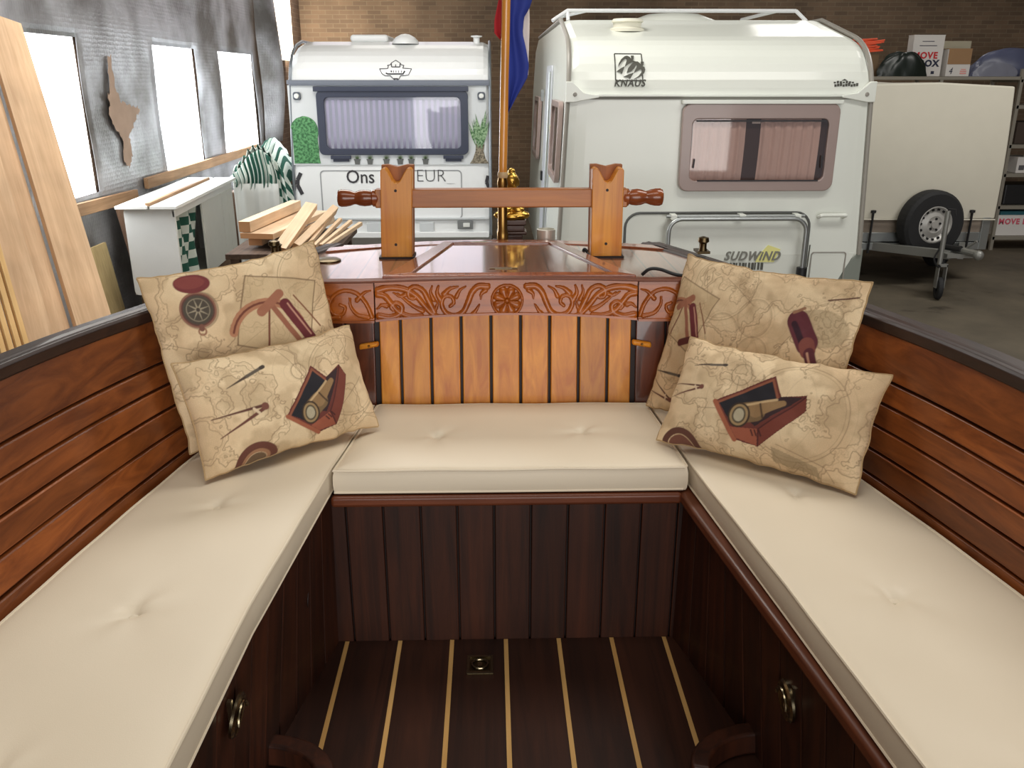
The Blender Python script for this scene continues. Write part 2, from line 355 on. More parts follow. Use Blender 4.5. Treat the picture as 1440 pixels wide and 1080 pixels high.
# side seat fronts: leaning vertical boards following the floor edges
def side_front(top, bot, sg):
    mb = MB(); ys = np.arange(.45, 1.96, .094)
    for a, b in zip(ys[:-1], ys[1:]):
        a += .002; b -= .002
        mb.hexa([(bot(a), a, .72), (bot(b), b, .72), (bot(b)+sg*.016, b, .72), (bot(a)+sg*.016, a, .72), (top(a), a, 1.175), (top(b), b, 1.175), (top(b)+sg*.016, b, 1.175), (top(a)+sg*.016, a, 1.175)])
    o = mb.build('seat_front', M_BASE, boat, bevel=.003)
    mb = MB(); mb.loft([[(bot(y)+sg*.014, y, .72), (top(y)+sg*.014, y, 1.175), (top(y)+sg*.03, y, 1.175), (bot(y)+sg*.03, y, .72)] for y in np.arange(.45, 1.97, .15)])
    mb.build('seat_front_backing', M_BACK, boat); return o
botL = interp([(.4, -.59), (1.55, -.49), (1.96, -.41)]); topL = interp([(.4, -.495), (1.35, -.455), (1.96, -.40)])
botR = interp([(.4, .70), (1.55, .575), (1.96, .475)]); topR = interp([(.4, .635), (.99, .585), (1.96, .48)])
side_front(topL, botL, -1); side_front(topR, botR, 1)
# bench tops with rounded nosings
lfront = lambda y: topL(y)+.004; rfront = interp([(.4, .62), (.995, .567), (1.334, .525), (1.812, .464), (1.96, .45)])
MB().prism([(-.392, 1.885, 1.17), (.462, 1.885, 1.17), (.45, 2.36, 1.17), (-.33, 2.36, 1.17)], (0, 0, .03)).build('bench_top', M_LEDGE, boat, bevel=.01, seg=3)
mb = MB(); mb.loft([[(lfront(y)+.0, y, 1.17), (lfront(y), y, 1.20), (BL(y)-.0, y, 1.20), (BL(y), y, 1.17)] for y in np.arange(.45, 2.36, .1)]); mb.build('bench_top', M_LEDGEY, boat, bevel=.01, seg=3)
mb = MB(); mb.loft([[(rfront(y)-.0, y, 1.17), (rfront(y), y, 1.20), (BR(y), y, 1.20), (BR(y), y, 1.17)] for y in np.arange(.45, 2.36, .1)]); mb.build('bench_top', M_LEDGEY, boat, bevel=.01, seg=3)
# curved wooden floor brackets
for x0, y0, sg in ((-.505, 1.55, 1), (.585, 1.56, -1)):
    pts = [(x0, y0-.05*k/8.0*0, 0) for k in range(1)]
    outer = [(x0+sg*(.175*math.sin(t)), y0-.13*(1-math.cos(t)), 0) for t in np.linspace(0, PI/2, 12)]
    inner = [(x0+sg*(.135*math.sin(t)), y0-.04-.10*(1-math.cos(t)), 0) for t in np.linspace(0, PI/2, 12)]
    secs = [[(a[0], a[1], .742), (a[0], a[1], .80), (b[0], b[1], .80), (b[0], b[1], .742)] for a, b in zip(outer, inner)]
    MB().loft(secs).build('curved_floor_bracket', M_BASE, boat, bevel=.008)
# oval finger hole and recessed pulls on the seat fronts
def pull(c, n, up=(0, 0, 1)):
    n = Vector(n).normalized(); up = Vector(up); s = n.cross(up).normalized(); c = Vector(c)
    mb = MB(); mb.lathe([(.001, .002), (.026, .002), (.03, .006), (.037, .007), (.041, .003), (.041, -.002)], c, n, 28)
    p = mb.build('locker_pull', M_NICKEL, boat, smooth=True)
    mb = MB(); mb.tube([c+n*.012+s*.028*math.cos(a)+up*.024*math.sin(a) for a in np.linspace(0, PI, 13)], .0035, 8)
    mb.box(c.x-.004, c.x+.004, c.y-.03, c.y-.02, c.z-.004, c.z+.05); mb.build('pull_ring', M_NICKEL, p, smooth=True)
pull((-.459, 1.271, 1.083), (1, 0, -.2)); pull((.560, 1.350, 1.028), (-1, 0, -.1))
MB().lathe([(.0005, 0), (.024, 0), (.024, .0015), (.0005, .0015)], (-.434, 1.765, 1.002), (1, .08, -.1), 24).build('finger_hole', M_BACK, boat)
# stern backrest : nine golden boards between dark end panels, under the carved board
lean = lambda z: 2.352+(z-1.268)*.165
px = [-.322, -.2585, -.172, -.086, -.001, .0835, .1665, .250, .333, .404]
mb = MB()
def bboard(mb, xa, xb, zt=1.535, zb=1.20, th=.018, off=0):
    mb.hexa([(xa, lean(zb)+off, zb), (xb, lean(zb)+off, zb), (xb, lean(zb)+off+th, zb), (xa, lean(zb)+off+th, zb), (xa, lean(zt)+off, zt), (xb, lean(zt)+off, zt), (xb, lean(zt)+off+th, zt), (xa, lean(zt)+off+th, zt)])
for i in range(9): bboard(mb, px[i]+.004, px[i+1]-.004)
mb.build('stern_backrest', M_GOLD, boat, bevel=.003)
mb = MB(); bboard(mb, -.63, .70, 1.58, 1.19, .01, .012+.004); mb.build('backrest_backing', M_BACK, boat)
M_END = wood('dark_end_boards', rgb(72, 34, 20), rgb(112, 56, 32), 2, .3, .5, .2)
for xs in ((-.60, -.47, -.415, -.330), (.412, .50, .60, .69)):
    mb = MB()
    for a, b in zip(xs[:-1], xs[1:]): bboard(mb, a+.003, b-.003)
    mb.build('end_backrest', M_END, boat, bevel=.003)
for x, sg in ((-.335, -1), (.417, 1)):            # little wooden turn buttons
    mb = MB(); z = 1.435
    mb.obox((x-.012 if sg < 0 else x+.012, lean(z)-.012, z), (.028, 0, .005*-sg), (0, .008, 0), (0, 0, .008))
    t = mb.build('turn_button', M_POST, boat, bevel=.006, seg=3)
    MB().lathe([(.0005, .003), (.003, .003), (.004, 0)], (x-.012 if sg < 0 else x+.012, lean(z)-.02, z), (0, -1, 0), 12).build('screw', M_BRASS, t)
# ---- carved relief board
def carve_height(X, Z, curves, discs):
    H = np.zeros_like(X)
    for pts, w0, w1, h in curves:
        P = np.array(pts); n = len(P)-1; best = np.full(X.shape, 9.0); bw = np.full(X.shape, w0)
        for i in range(n):
            a, b = P[i], P[i+1]; d = b-a; L2 = (d**2).sum()+1e-12
            t = np.clip(((X-a[0])*d[0]+(Z-a[1])*d[1])/L2, 0, 1)
            dd = np.hypot(X-a[0]-t*d[0], Z-a[1]-t*d[1]); w = w0+(w1-w0)*(i+t)/n
            m = dd/w < best; best = np.where(m, dd/w, best)
        H = np.maximum(H, h*np.sqrt(np.clip(1-best**2, 0, 1)))
        H = np.where((best > 1) & (best < 1.6) & (H <= 0.0004), np.minimum(H, -.0015*(1-np.abs(best-1.3)/.3)), H)
    return H
def spiral(cx, cz, r0, r1, a0, turns, n=40):
    return [(cx+(r0+(r1-r0)*k/n)*math.cos(a0+turns*2*PI*k/n), cz+(r0+(r1-r0)*k/n)*math.sin(a0+turns*2*PI*k/n)) for k in range(n+1)]
def leaf(pts, w=.0065, h=.006): return (bezpath(pts, 8), w, w*.25, h)
def half_scroll(sg, cx=.045):
    f = lambda L: [(cx+sg*x, 1.560+z) for x, z in L]
    c = []
    def S(L, w0, w1, h=.0055): c.append((bezpath(f(L), 10), w0, w1, h))
    S([(.055, .040), (.080, .040), (.098, .024), (.110, -.004), (.124, -.030), (.148, -.040), (.172, -.032), (.184, -.008), (.176, .012), (.156, .012), (.150, -.004), (.160, -.014)], .009, .0045)
    S([(.060, .030), (.072, .020), (.074, .006)], .007, .002)
    S([(.120, -.042), (.165, -.046), (.205, -.038), (.232, -.012), (.256, .016), (.290, .034), (.330, .038), (.362, .030)], .005, .010)
    S([(.205, -.030), (.222, .004), (.236, .030), (.258, .040), (.276, .030), (.274, .012), (.260, .008), (.256, .018)], .008, .0045)
    S([(.240, -.040), (.275, -.040), (.305, -.028), (.325, -.006), (.342, .014), (.362, .020)], .006, .009)
    S([(.360, -.040), (.330, -.044), (.302, -.034), (.296, -.014), (.312, -.004), (.326, -.014), (.320, -.024)], .0095, .0045)
    for L, w in (([(.100, -.040), (.088, -.026), (.078, -.010)], .007), ([(.186, .002), (.196, .022), (.192, .042)], .008), ([(.206, .004), (.214, .024), (.210, .042)], .006), ([(.238, -.026), (.262, -.014), (.288, .006), (.306, .022)], .007), ([(.338, -.012), (.352, -.010), (.364, -.020)], .007), ([(.176, .020), (.160, .034), (.138, .040)], .008), ([(.142, .012), (.132, .030), (.116, .040)], .006), ([(.285, .018), (.300, .014), (.318, .024)], .006), ([(.200, -.020), (.196, -.008), (.200, .002)], .005)):
        c.append((bezpath(f(L), 8), w, w*.3, .005))
    return c
def rosette(cx, cz):
    c = [([(cx+.0425*math.cos(a), cz+.0425*math.sin(a)) for a in np.linspace(0, 2*PI, 49)], .0035, .0035, .006)]
    for k in range(8):
        a = k*PI/4+PI/8
        c.append(([(cx+.011*math.cos(a), cz+.011*math.sin(a)), (cx+.020*math.cos(a), cz+.020*math.sin(a)), (cx+.029*math.cos(a), cz+.029*math.sin(a))], .005, .0115, .0075))
    c.append(([(cx-.001, cz), (cx+.001, cz)], .006, .006, .009)); return c
def carved(x0, x1, topf, botf, curves, name, nu, nv=84, depth=.03):
    xs = np.linspace(x0, x1, nu); V = np.linspace(0, 1, nv)
    X = np.tile(xs, (nv, 1)); TB = np.array([topf(x) for x in xs]); BB = np.array([botf(x) for x in xs])
    Z = BB[None, :]+(TB-BB)[None, :]*V[:, None]
    H = carve_height(X, Z, curves, None)
    edge = np.minimum(Z-BB[None, :], TB[None, :]-Z); H = np.where(edge < .007, .004, H)
    Yf = 2.352+(Z-1.268)*.165-.022-H*1.15
    mb = MB(); P = [[(X[j, i], Yf[j, i], Z[j, i]) for i in range(nu)] for j in range(nv)]
    vs, fs = heightgrid(nu, nv, P); mb.add(vs, fs)
    n0 = len(mb.v)
    ring = [i for i in range(nu)]+[j*nu+nu-1 for j in range(1, nv)]+[(nv-1)*nu+i for i in range(nu-2, -1, -1)]+[j*nu for j in range(nv-2, 0, -1)]
    for i in ring: v = mb.v[i]; mb.v.append((v[0], v[1]*0+2.352+(v[2]-1.268)*.165+depth-.022, v[2]))
    n = len(ring)
    for k in range(n): mb.f.append((ring[(k+1) % n], ring[k], n0+k, n0+(k+1) % n)); mb.m.append(0)
    mb.f.append(tuple(n0+k for k in range(n))); mb.m.append(0)
    return mb.build(name, M_CARVE, boat, smooth=True)
tope = lambda x: 1.611+.008*max(0, 1-((x-.045)/.40)**2)
bote = lambda x: 1.503+.018*max(0, 1-((x-.045)/.38)**2)
cb = carved(-.3245, .4120, tope, bote, half_scroll(1)+half_scroll(-1)+rosette(.045, 1.561), 'carved_board', 620)
cb['label'] = 'long board carved with leaf scrolls and a round flower'
def endscroll(cx, sg):
    f = lambda L: [(cx+sg*x, 1.554+z) for x, z in L]
    return [(bezpath(f([(-.07, -.036), (-.055, .0), (-.03, .028), (.005, .036), (.035, .022), (.048, -.005), (.035, -.028), (.012, -.028), (.004, -.010), (.018, -.002)]), 10), .006, .004, .006),
            (bezpath(f([(-.06, -.038), (-.03, -.03), (-.012, -.008), (-.01, .014)]), 8), .006, .003, .005), leaf(f([(-.03, .01), (-.05, .03), (-.068, .036)])), leaf(f([(.02, -.036), (.05, -.036), (.068, -.02)])), leaf(f([(.045, .01), (.062, .02), (.07, .036)]))]
carved(-.62, -.3285, lambda x: 1.611, lambda x: 1.501, endscroll(-.405, -1), 'carved_end_board', 230)
carved(.4165, .70, lambda x: 1.611, lambda x: 1.501, endscroll(.49, 1), 'carved_end_board', 230)
# deck
front = 2.40
mb = MB(); n = 15
secs = []
for k in range(n):
    y = front+(2.99-front)*k/(n-1); xl = GL(y)+.004; xr = GR(y)-.004
    secs.append([(xl, y, 1.584), (xl, y, 1.608), (.04, y, 1.613), (xr, y, 1.608), (xr, y, 1.584), (.04, y, 1.586)])
deck = mb.loft(secs).build('stern_deck', M_DECK, boat)
mb = MB(); mb.loft([[(x, 2.376, tope(x)+.0005), (x, 2.376, tope(x)+.007), (x, 2.41, tope(x)+.008), (x, 2.41, tope(x)+.0005)] for x in np.linspace(-.66, .74, 30)]); mb.build('deck_nosing', M_LEDGE, boat, bevel=.002)
mb = MB(); mb.loft([[(x, arc(x)-.035, 1.60), (x, arc(x)-.035, 1.614), (x, arc(x)+.035, 1.614), (x, arc(x)+.035, 1.60)] for x in np.linspace(-.545, .60, 15)]); mb.build('stern_rail', M_FRAME, boat, bevel=.005)
# hatch: raised mitred frame, glossy panel, recessed brass lift
FO = [(-.305, 2.40), (.41, 2.40), (.229, 2.945), (-.160, 2.945)]; FI = [(-.225, 2.425), (.345, 2.425), (.195, 2.90), (-.125, 2.90)]
hat = MB().prism([(x, y, 1.612) for x, y in FI], (0, 0, .014)).build('deck_hatch', wood('hatch_panel_mahogany', rgb(98, 54, 34), rgb(140, 86, 56), 1, .2, 1.0, .05, seam=.062, bump=.03), boat)
mb = MB()
for i in range(4):
    j = (i+1) % 4; a, b, c, d = FO[i], FO[j], FI[j], FI[i]
    mb.hexa([(*a, 1.610), (*b, 1.610), (*c, 1.610), (*d, 1.610), (*a, 1.628), (*b, 1.628), (*c, 1.632), (*d, 1.632)])
mb.build('hatch_frame', M_FRAME, hat, bevel=.003)
mb = MB(); mb.box(.012, .062, 2.485, 2.515, 1.625, 1.6275); mb.box(-.004, .014, 2.493, 2.503, 1.6265, 1.6285); mb.box(.060, .078, 2.493, 2.503, 1.6265, 1.6285)
mb.build('hatch_lift', plain('dull_bronze', rgb(110, 92, 64), .35, .9), hat, bevel=.001)
# V-notched posts with the cross bar and its turned handles
def post(xc, dx):
    y0, y1 = 2.735, 2.815; hw = .049; zt = 1.895; zb = 1.611
    out = [(-hw, zb), (hw, zb), (hw, zt-.014), (hw-.004, zt-.008), (hw-.011, zt-.005), (.032, zt-.008), (.026, zt-.016), (.012, zt-.042), (.006, zt-.048), (0, zt-.05), (-.006, zt-.048), (-.012, zt-.042), (-.026, zt-.016), (-.032, zt-.008), (-hw+.011, zt-.005), (-hw+.004, zt-.008), (-hw, zt-.014)]
    sh = lambda x, z: xc+x+dx*(z-zb)
    mb = MB(); mb.prism([(sh(x, z), y0, z) for x, z in out], (0, y1-y0-.025, 0))
    p = mb.build('notched_post', M_POST, boat, bevel=.003)
    out2 = [(-hw-.002, zb), (hw+.002, zb), (hw+.002, zt), (.03, zt+.001), (0, zt-.006), (-.03, zt+.001), (-hw-.002, zt)]
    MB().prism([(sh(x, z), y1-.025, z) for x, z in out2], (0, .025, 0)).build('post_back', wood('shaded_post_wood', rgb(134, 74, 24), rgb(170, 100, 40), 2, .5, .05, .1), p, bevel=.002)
    for z in (1.822, 1.655): MB().lathe([(.0005, .0012), (.0045, .0012), (.0045, -.001)], (sh(-.002, z), y0, z), (0, -1, 0), 12).build('bolt_hole', M_BACK, p)
    MB().box(xc-hw-.006, xc+hw+.006, y0-.008, y1+.008, 1.609, 1.616).build('post_collar', M_BACK, p)
post(-.298, .035); post(.368, -.01)
bz = 1.795
bar = MB().box(-.36, .432, 2.752, 2.80, bz-.0285, bz+.0285).build('cross_bar', M_BAR, boat, bevel=.004)
for x, sg in ((-.350, -1), (.418, 1)):
    MB().lathe([(.024, 0), (.027, .004), (.027, .018), (.022, .022), (.0245, .03), (.026, .045), (.024, .06), (.0195, .072), (.020, .078), (.0245, .09), (.027, .104), (.0275, .118), (.024, .126), (.016, .129)], (x, 2.776, bz), (sg, 0, 0), 24).build('turned_handle', M_TURN, bar, smooth=True)
# deck fittings
mb = MB(); mb.lathe([(.040, 0), (.040, .004), (.034, .007), (.001, .008)], (-.51, 2.71, 1.609), n=28); mb.build('deck_filler_cap', plain('dark_bronze', rgb(98, 84, 60), .35, 1), boat, smooth=True)
def fairlead(x, y):
    mb = MB(); mb.box(x-.02, x+.02, y-.03, y+.03, 1.627, 1.635); mb.lathe([(.014, 0), (.011, .01), (.011, .024), (.018, .030), (.016, .042), (.004, .046)], (x, y-.012, 1.634)); mb.lathe([(.009, 0), (.009, .02), (.013, .026), (.003, .032)], (x+.004, y+.018, 1.634))
    mb.build('mooring_fitting', plain('dark_bronze', rgb(98, 84, 60), .35, 1), boat, smooth=True)
fairlead(-.668, 2.70); fairlead(.672, 2.73)
MB().tube(bezpath([(.435, 2.452, 1.616), (.455, 2.445, 1.634), (.485, 2.44, 1.634), (.53, 2.42, 1.622), (.60, 2.40, 1.618)], 8), .005, 8).build('cable', M_BLACK, boat, smooth=True)
MB().tube(bezpath([(.30, 2.79, 1.616), (.302, 2.775, 1.630), (.312, 2.77, 1.622)], 8), .0055, 8).build('cable', M_BLACK, boat, smooth=True)

# ================================================================= BENCH CUSHIONS
def cushion(label, xl, xr, ys, nu, dimples, zt=1.268, th=.064, frontgrid=None):
    zb = zt-th; nv = len(ys)
    P = []
    for j, y in enumerate(ys):
        row = []
        for i in range(nu):
            u = i/(nu-1); v = (y-ys[0])/(ys[-1]-ys[0]); a, b = xl(y), xr(y); x = a+(b-a)*u
            e = min(u*(b-a), (1-u)*(b-a), (y-ys[0]), (ys[-1]-y)); z = zt+.007*(1-math.exp(-e/.05))
            z -= .004*math.exp(-e/.008)
            for dx, dy in dimples:
                d = math.hypot(x-dx, y-dy); an = math.atan2(y-dy, x-dx)
                z -= .011*math.exp(-(d/.016)**2)+.0032*math.exp(-(d/.05)**2)*(1+.6*math.cos(3*an+dx*9))+.0012*math.exp(-(d/.09)**2)*math.cos(5*an+dx*31)
            z += .0012*math.sin(x*21+y*9)*math.sin(y*17)
            row.append((x, y, z))
        P.append(row)
    mb = MB(); vs, fs = heightgrid(nu, nv, P); mb.add(vs, fs)
    ring = [i for i in range(nu)]+[j*nu+nu-1 for j in range(1, nv)]+[(nv-1)*nu+i for i in range(nu-2, -1, -1)]+[j*nu for j in range(nv-2, 0, -1)]
    n0 = len(mb.v); n = len(ring); cx = sum(v[0] for v in vs)/len(vs); cy = sum(v[1] for v in vs)/len(vs)
    lay = [(.25, .004), (.6, .005), (.9, .003), (1.0, 0)]
    for t, bul in lay:
        for i in ring:
            v = mb.v[i]; d = Vector((v[0]-cx, v[1]-cy, 0)); d.normalize(); mb.v.append((v[0]+d.x*bul, v[1]+d.y*bul, v[2]+(zb-v[2])*t))
    prev = ring
    for l in range(len(lay)):
        cur = [n0+l*n+k for k in range(n)]
        for k in range(n): mb.f.append((prev[(k+1) % n], prev[k], cur[k], cur[(k+1) % n])); mb.m.append(0)
        prev = cur
    mb.f.append(tuple(prev)); mb.m.append(0)
    o = tag(mb.build('bench_cushion', M_VINYL, smooth=True), label, 'cushion')
    for zz, f in ((None, 1), (zb+.003, 0)):
        pts = []
        for i in ring[::2]:
            v = mb.v[i]; d = Vector((v[0]-cx, v[1]-cy, 0)).normalized(); pts.append((v[0]+d.x*.0015, v[1]+d.y*.0015, v[2] if f else zz))
        MB().tube(pts, .0032, 6, True).build('piping', M_VINYL, o, smooth=True)
    for dx, dy in dimples:
        MB().lathe([(.0095, -.002), (.0105, .001), (.008, .004), (.001, .005)], (dx, dy, zt-.0085), n=16).build('button', M_VINYL, o, smooth=True)
    return o
ysf = list(np.linspace(1.897, 2.335, 60))
cushion('cream vinyl bench cushion across the stern, under the golden backrest boards', interp([(1.89, -.380), (2.35, -.325)]), interp([(1.89, .470), (2.35, .441)]), ysf, 110, [(-.143, 2.09), (.236, 2.11)])
ysl = list(np.linspace(.55, 2.33, 190))
cushion('long cream vinyl bench cushion along the left side of the boat', lambda y: BL(y)+.008, interp([(.55, -.468), (.948, -.447), (1.335, -.437), (1.9, -.391), (2.35, -.336)]), ysl, 50, [(-.602, 1.714), (-.63, 1.312), (-.67, .93)])
cushion('long cream vinyl bench cushion along the right side of the boat', interp([(.55, .632), (.923, .588), (1.38, .543), (1.9, .485), (2.35, .455)]), lambda y: BR(y)-.008, ysl, 50, [(.68, 1.734), (.72, 1.324), (.76, .90)])
# ================================================================= PRINTED PILLOWS
M_CLOTH = attrmat('printed_linen', .9, .35, 700)
class Canvas:
    def __init__(s, w, h, nu, nv, seed):
        s.w, s.h = w, h; s.X, s.Y = np.meshgrid(np.linspace(0, w, nu), np.linspace(0, h, nv))
        n = vnoise(s.X*9, s.Y*9, seed, 4); n2 = vnoise(s.X*22+3, s.Y*22, seed+1, 3)
        a = np.array(rgb(212, 184, 146)[:3]); b = np.array(rgb(186, 160, 124)[:3]); c = np.array(rgb(230, 206, 168)[:3])
        t = np.clip((n-.35)/.3, 0, 1)[..., None]; s.C = a*(1-t)+c*t
        t = np.clip((n2-.52)/.16, 0, 1)[..., None]*.62; s.C = s.C*(1-t)+b*t
        cont = vnoise(s.X*13+11, s.Y*13+5, seed+2, 5)                 # coast lines
        for lv, al in ((.47, .6), (.56, .5), (.515, .22)):
            gx = np.gradient(cont, axis=1)**2+np.gradient(cont, axis=0)**2
            d = np.abs(cont-lv)/np.sqrt(gx+1e-9); s.mix(np.clip(1.3-d, 0, 1)*al, (128, 102, 74))
        s.mix(((cont > .56)*.12), (150, 132, 100))
    def mix(s, m, col):
        m = m[..., None]; s.C = s.C*(1-m)+np.array(rgb(*col)[:3])*m
    def soft(s, d): px_ = s.w/s.X.shape[1]; return np.clip(.5-d/px_/1.2, 0, 1)
    def seg(s, a, b, w, col, al=1, w2=None):
        a = np.array(a, float); b = np.array(b, float); d = b-a; L2 = (d**2).sum()+1e-12
        t = np.clip(((s.X-a[0])*d[0]+(s.Y-a[1])*d[1])/L2, 0, 1); ww = w if w2 is None else w+(w2-w)*t
        s.mix(s.soft(np.hypot(s.X-a[0]-t*d[0], s.Y-a[1]-t*d[1])-ww/2)*al, col)
    def line(s, P, w, col, al=1):
        for a, b in zip(P[:-1], P[1:]): s.seg(a, b, w, col, al)
    def poly(s, P, col, al=1):
        ins = np.zeros(s.X.shape, bool); n = len(P)
        for i in range(n):
            (x1, y1), (x2, y2) = P[i], P[(i+1) % n]
            c = ((y1 > s.Y) != (y2 > s.Y)) & (s.X < (x2-x1)*(s.Y-y1)/((y2-y1) or 1e-9)+x1); ins ^= c
        s.mix(ins*al, col)
    def disc(s, c, r, col, al=1, ry=None, ang=0):
        ry = ry or r; dx = s.X-c[0]; dy = s.Y-c[1]; ca, sa = math.cos(ang), math.sin(ang)
        e = np.hypot((dx*ca+dy*sa)/r, (-dx*sa+dy*ca)/ry); s.mix(s.soft((e-1)*min(r, ry))*al, col)
    def ring(s, c, r, w, col, al=1, lo=None):
        d = np.abs(np.hypot(s.X-c[0], s.Y-c[1])-r)-w/2; m = s.soft(d)*al
        if lo is not None: m = m*(s.Y-c[1] > lo)
        s.mix(m, col)
def T(c, k, a):
    ca, sa = math.cos(a), math.sin(a)
    return lambda x, y: (c[0]+k*(x*ca-y*sa), c[1]+k*(x*sa+y*ca))
def m_box(cv, c, k, a):
    t = T(c, k, a); P = lambda L: [t((x-560)/190, (780-y)/190) for x, y in L]
    cv.poly(P([(385, 738), (628, 628), (655, 712), (755, 705), (756, 765), (575, 918), (480, 895)]), (104, 52, 44))
    cv.poly(P([(405, 742), (620, 645), (642, 718), (468, 832)]), (34, 32, 38))
    cv.line(P([(405, 742), (620, 645), (642, 718)]), k*.05, (140, 84, 62))
    cv.line(P([(390, 740), (480, 895)]), k*.10, (158, 92, 66))
    cv.poly(P([(655, 712), (740, 712), (560, 835), (520, 800)]), (54, 36, 38))
    cv.poly(P([(575, 845), (752, 715), (752, 765), (575, 915)]), (116, 58, 46))
    cv.poly(P([(462, 842), (570, 845), (572, 915), (488, 888)]), (150, 84, 62))
    cv.line(P([(575, 915), (575, 845), (752, 712)]), k*.03, (74, 34, 32))
    a_, b_ = P([(500, 785), (560, 775)]); cv.seg(a_, b_, k*.43, (120, 96, 66)); b2, c2 = P([(560, 770), (665, 738)])
    cv.seg(b2, c2, k*.32, (146, 116, 80), 1, k*.12); cv.seg(*P([(515, 752), (640, 725)]), k*.05, (206, 176, 132), .8)
    cv.seg(*P([(577, 745), (590, 800)]), k*.04, (66, 48, 36), .9)
    e = P([(493, 792)])[0]; cv.disc(e, k*.235, (58, 44, 34), 1, k*.27); cv.disc(e, k*.195, (156, 130, 92), 1, k*.23); cv.disc(e, k*.145, (84, 74, 58), 1, k*.18); cv.disc(e, k*.11, (176, 166, 140), 1, k*.14)
    for q in (545, 560, 578): cv.seg(*P([(q, 850), (q+8, 872)]), k*.03, (60, 28, 28))
def m_dividers(cv, c, k, a):
    t = T(c, k, a)
    cv.seg(t(1, .1), t(-1, .12), k*.12, (92, 56, 46), 1, k*.03); cv.seg(t(.95, .0), t(-.85, -.6), k*.14, (104, 62, 52), 1, k*.03)
    cv.disc(t(1.0, .06), k*.14, (116, 72, 60)); cv.seg(t(.55, .08), t(.7, -.12), k*.1, (214, 190, 160))
def m_pen(cv, c, k, a):
    t = T(c, k, a); cv.seg(t(-1, 0), t(.1, 0), k*.03, (82, 66, 54), 1, k*.14); cv.seg(t(.1, 0), t(1, .0), k*.15, (96, 86, 74)); cv.seg(t(.9, .0), t(1.02, .0), k*.18, (70, 60, 54))
def m_watch(cv, c, k, a):
    t = T(c, k, a)
    cv.disc(t(.06, -.02), k*1.12, (120, 100, 78), .6); cv.disc(c, k*1.05, (140, 98, 80)); cv.disc(c, k*.95, (96, 62, 54)); cv.disc(c, k*.86, (78, 70, 60))
    for i in range(8): cv.seg(c, t(.62*math.cos(i*PI/4+.2), .62*math.sin(i*PI/4+.2)), k*.13, (168, 156, 132), .8, k*.02)
    cv.ring(c, k*.66, k*.05, (160, 148, 124), .7); cv.disc(c, k*.12, (70, 60, 52))
    cv.disc(t(0, 1.62), k*1.0, (112, 50, 50), 1, k*.62, a); cv.disc(t(-.1, 1.70), k*.8, (132, 66, 60), .7, k*.42, a)
    cv.ring(t(0, -1.25), k*.2, k*.1, (150, 108, 84)); cv.seg(t(0, -.98), t(0, -1.1), k*.3, (120, 80, 66))
def m_sextant(cv, c, k, a):
    t = T(c, k, a)
    cv.poly([t(-1.6, -.5), t(-.6, 1.25), t(1.35, .35), t(.2, -1.6)], (196, 172, 134), .6); cv.line([t(-1.6, -.5), t(-.6, 1.25), t(1.35, .35), t(.2, -1.6), t(-1.6, -.5)], k*.04, (118, 94, 68), .8)
    arcp = [t(-.95+1.95*math.sin(q)*1.0*.55+.3, -.75+1.1*math.cos(q)) for q in np.linspace(-1.0, 1.35, 16)]
    cv.line(arcp, k*.24, (172, 120, 90)); cv.line(arcp, k*.06, (112, 62, 48))
    cv.seg(t(-.25, .2), t(.15, -1.1), k*.16, (150, 96, 74)); cv.seg(t(.15, .05), t(.5, -1.1), k*.34, (104, 42, 46)); cv.seg(t(.22, .05), t(.55, -1.0), k*.05, (190, 140, 120))
    cv.seg(t(-.35, .1), t(-.8, -.9), k*.06, (120, 74, 56)); cv.seg(t(.5, .2), t(.95, -.9), k*.05, (130, 84, 60)); cv.seg(t(-.6, .1), t(.1, .4), k*.26, (158, 104, 80))
    cv.seg(t(-.25, -1.25), t(.25, -1.15), k*.26, (96, 46, 42))
def m_scope(cv, c, k, a):
    t = T(c, k, a)
    cv.disc(t(.55, .35), k*1.0, (150, 132, 100), .45, k*.6)
    cv.seg(t(-.2, .55), t(.25, -.15), k*.72, (96, 44, 52)); cv.seg(t(-.3, .45), t(.1, -.15), k*.2, (52, 26, 38)); cv.seg(t(-.38, .82), t(-.05, .98), k*.10, (150, 110, 84))
    cv.seg(t(.25, -.2), t(.33, -.38), k*.5, (126, 70, 62)); cv.seg(t(.38, -.45), t(.75, -1.2), k*.36, (86, 38, 46)); cv.seg(t(.32, -.45), t(.66, -1.15), k*.07, (186, 140, 116))
def m_globe(cv, c, r, al=.7):
    cv.ring(c, r, .0016, (122, 98, 70), al); cv.ring(c, r*.93, .001, (122, 98, 70), al*.7)
    for q in (-.5, 0, .5): cv.ring((c[0]+q*r*1.6, c[1]), r*1.15, .0008, (132, 108, 80), al*.4)
def m_lines(cv, L):
    for x1, y1, x2, y2 in L: cv.seg((x1*cv.w, y1*cv.h), (x2*cv.w, y2*cv.h), .0012, (110, 86, 62), .8)
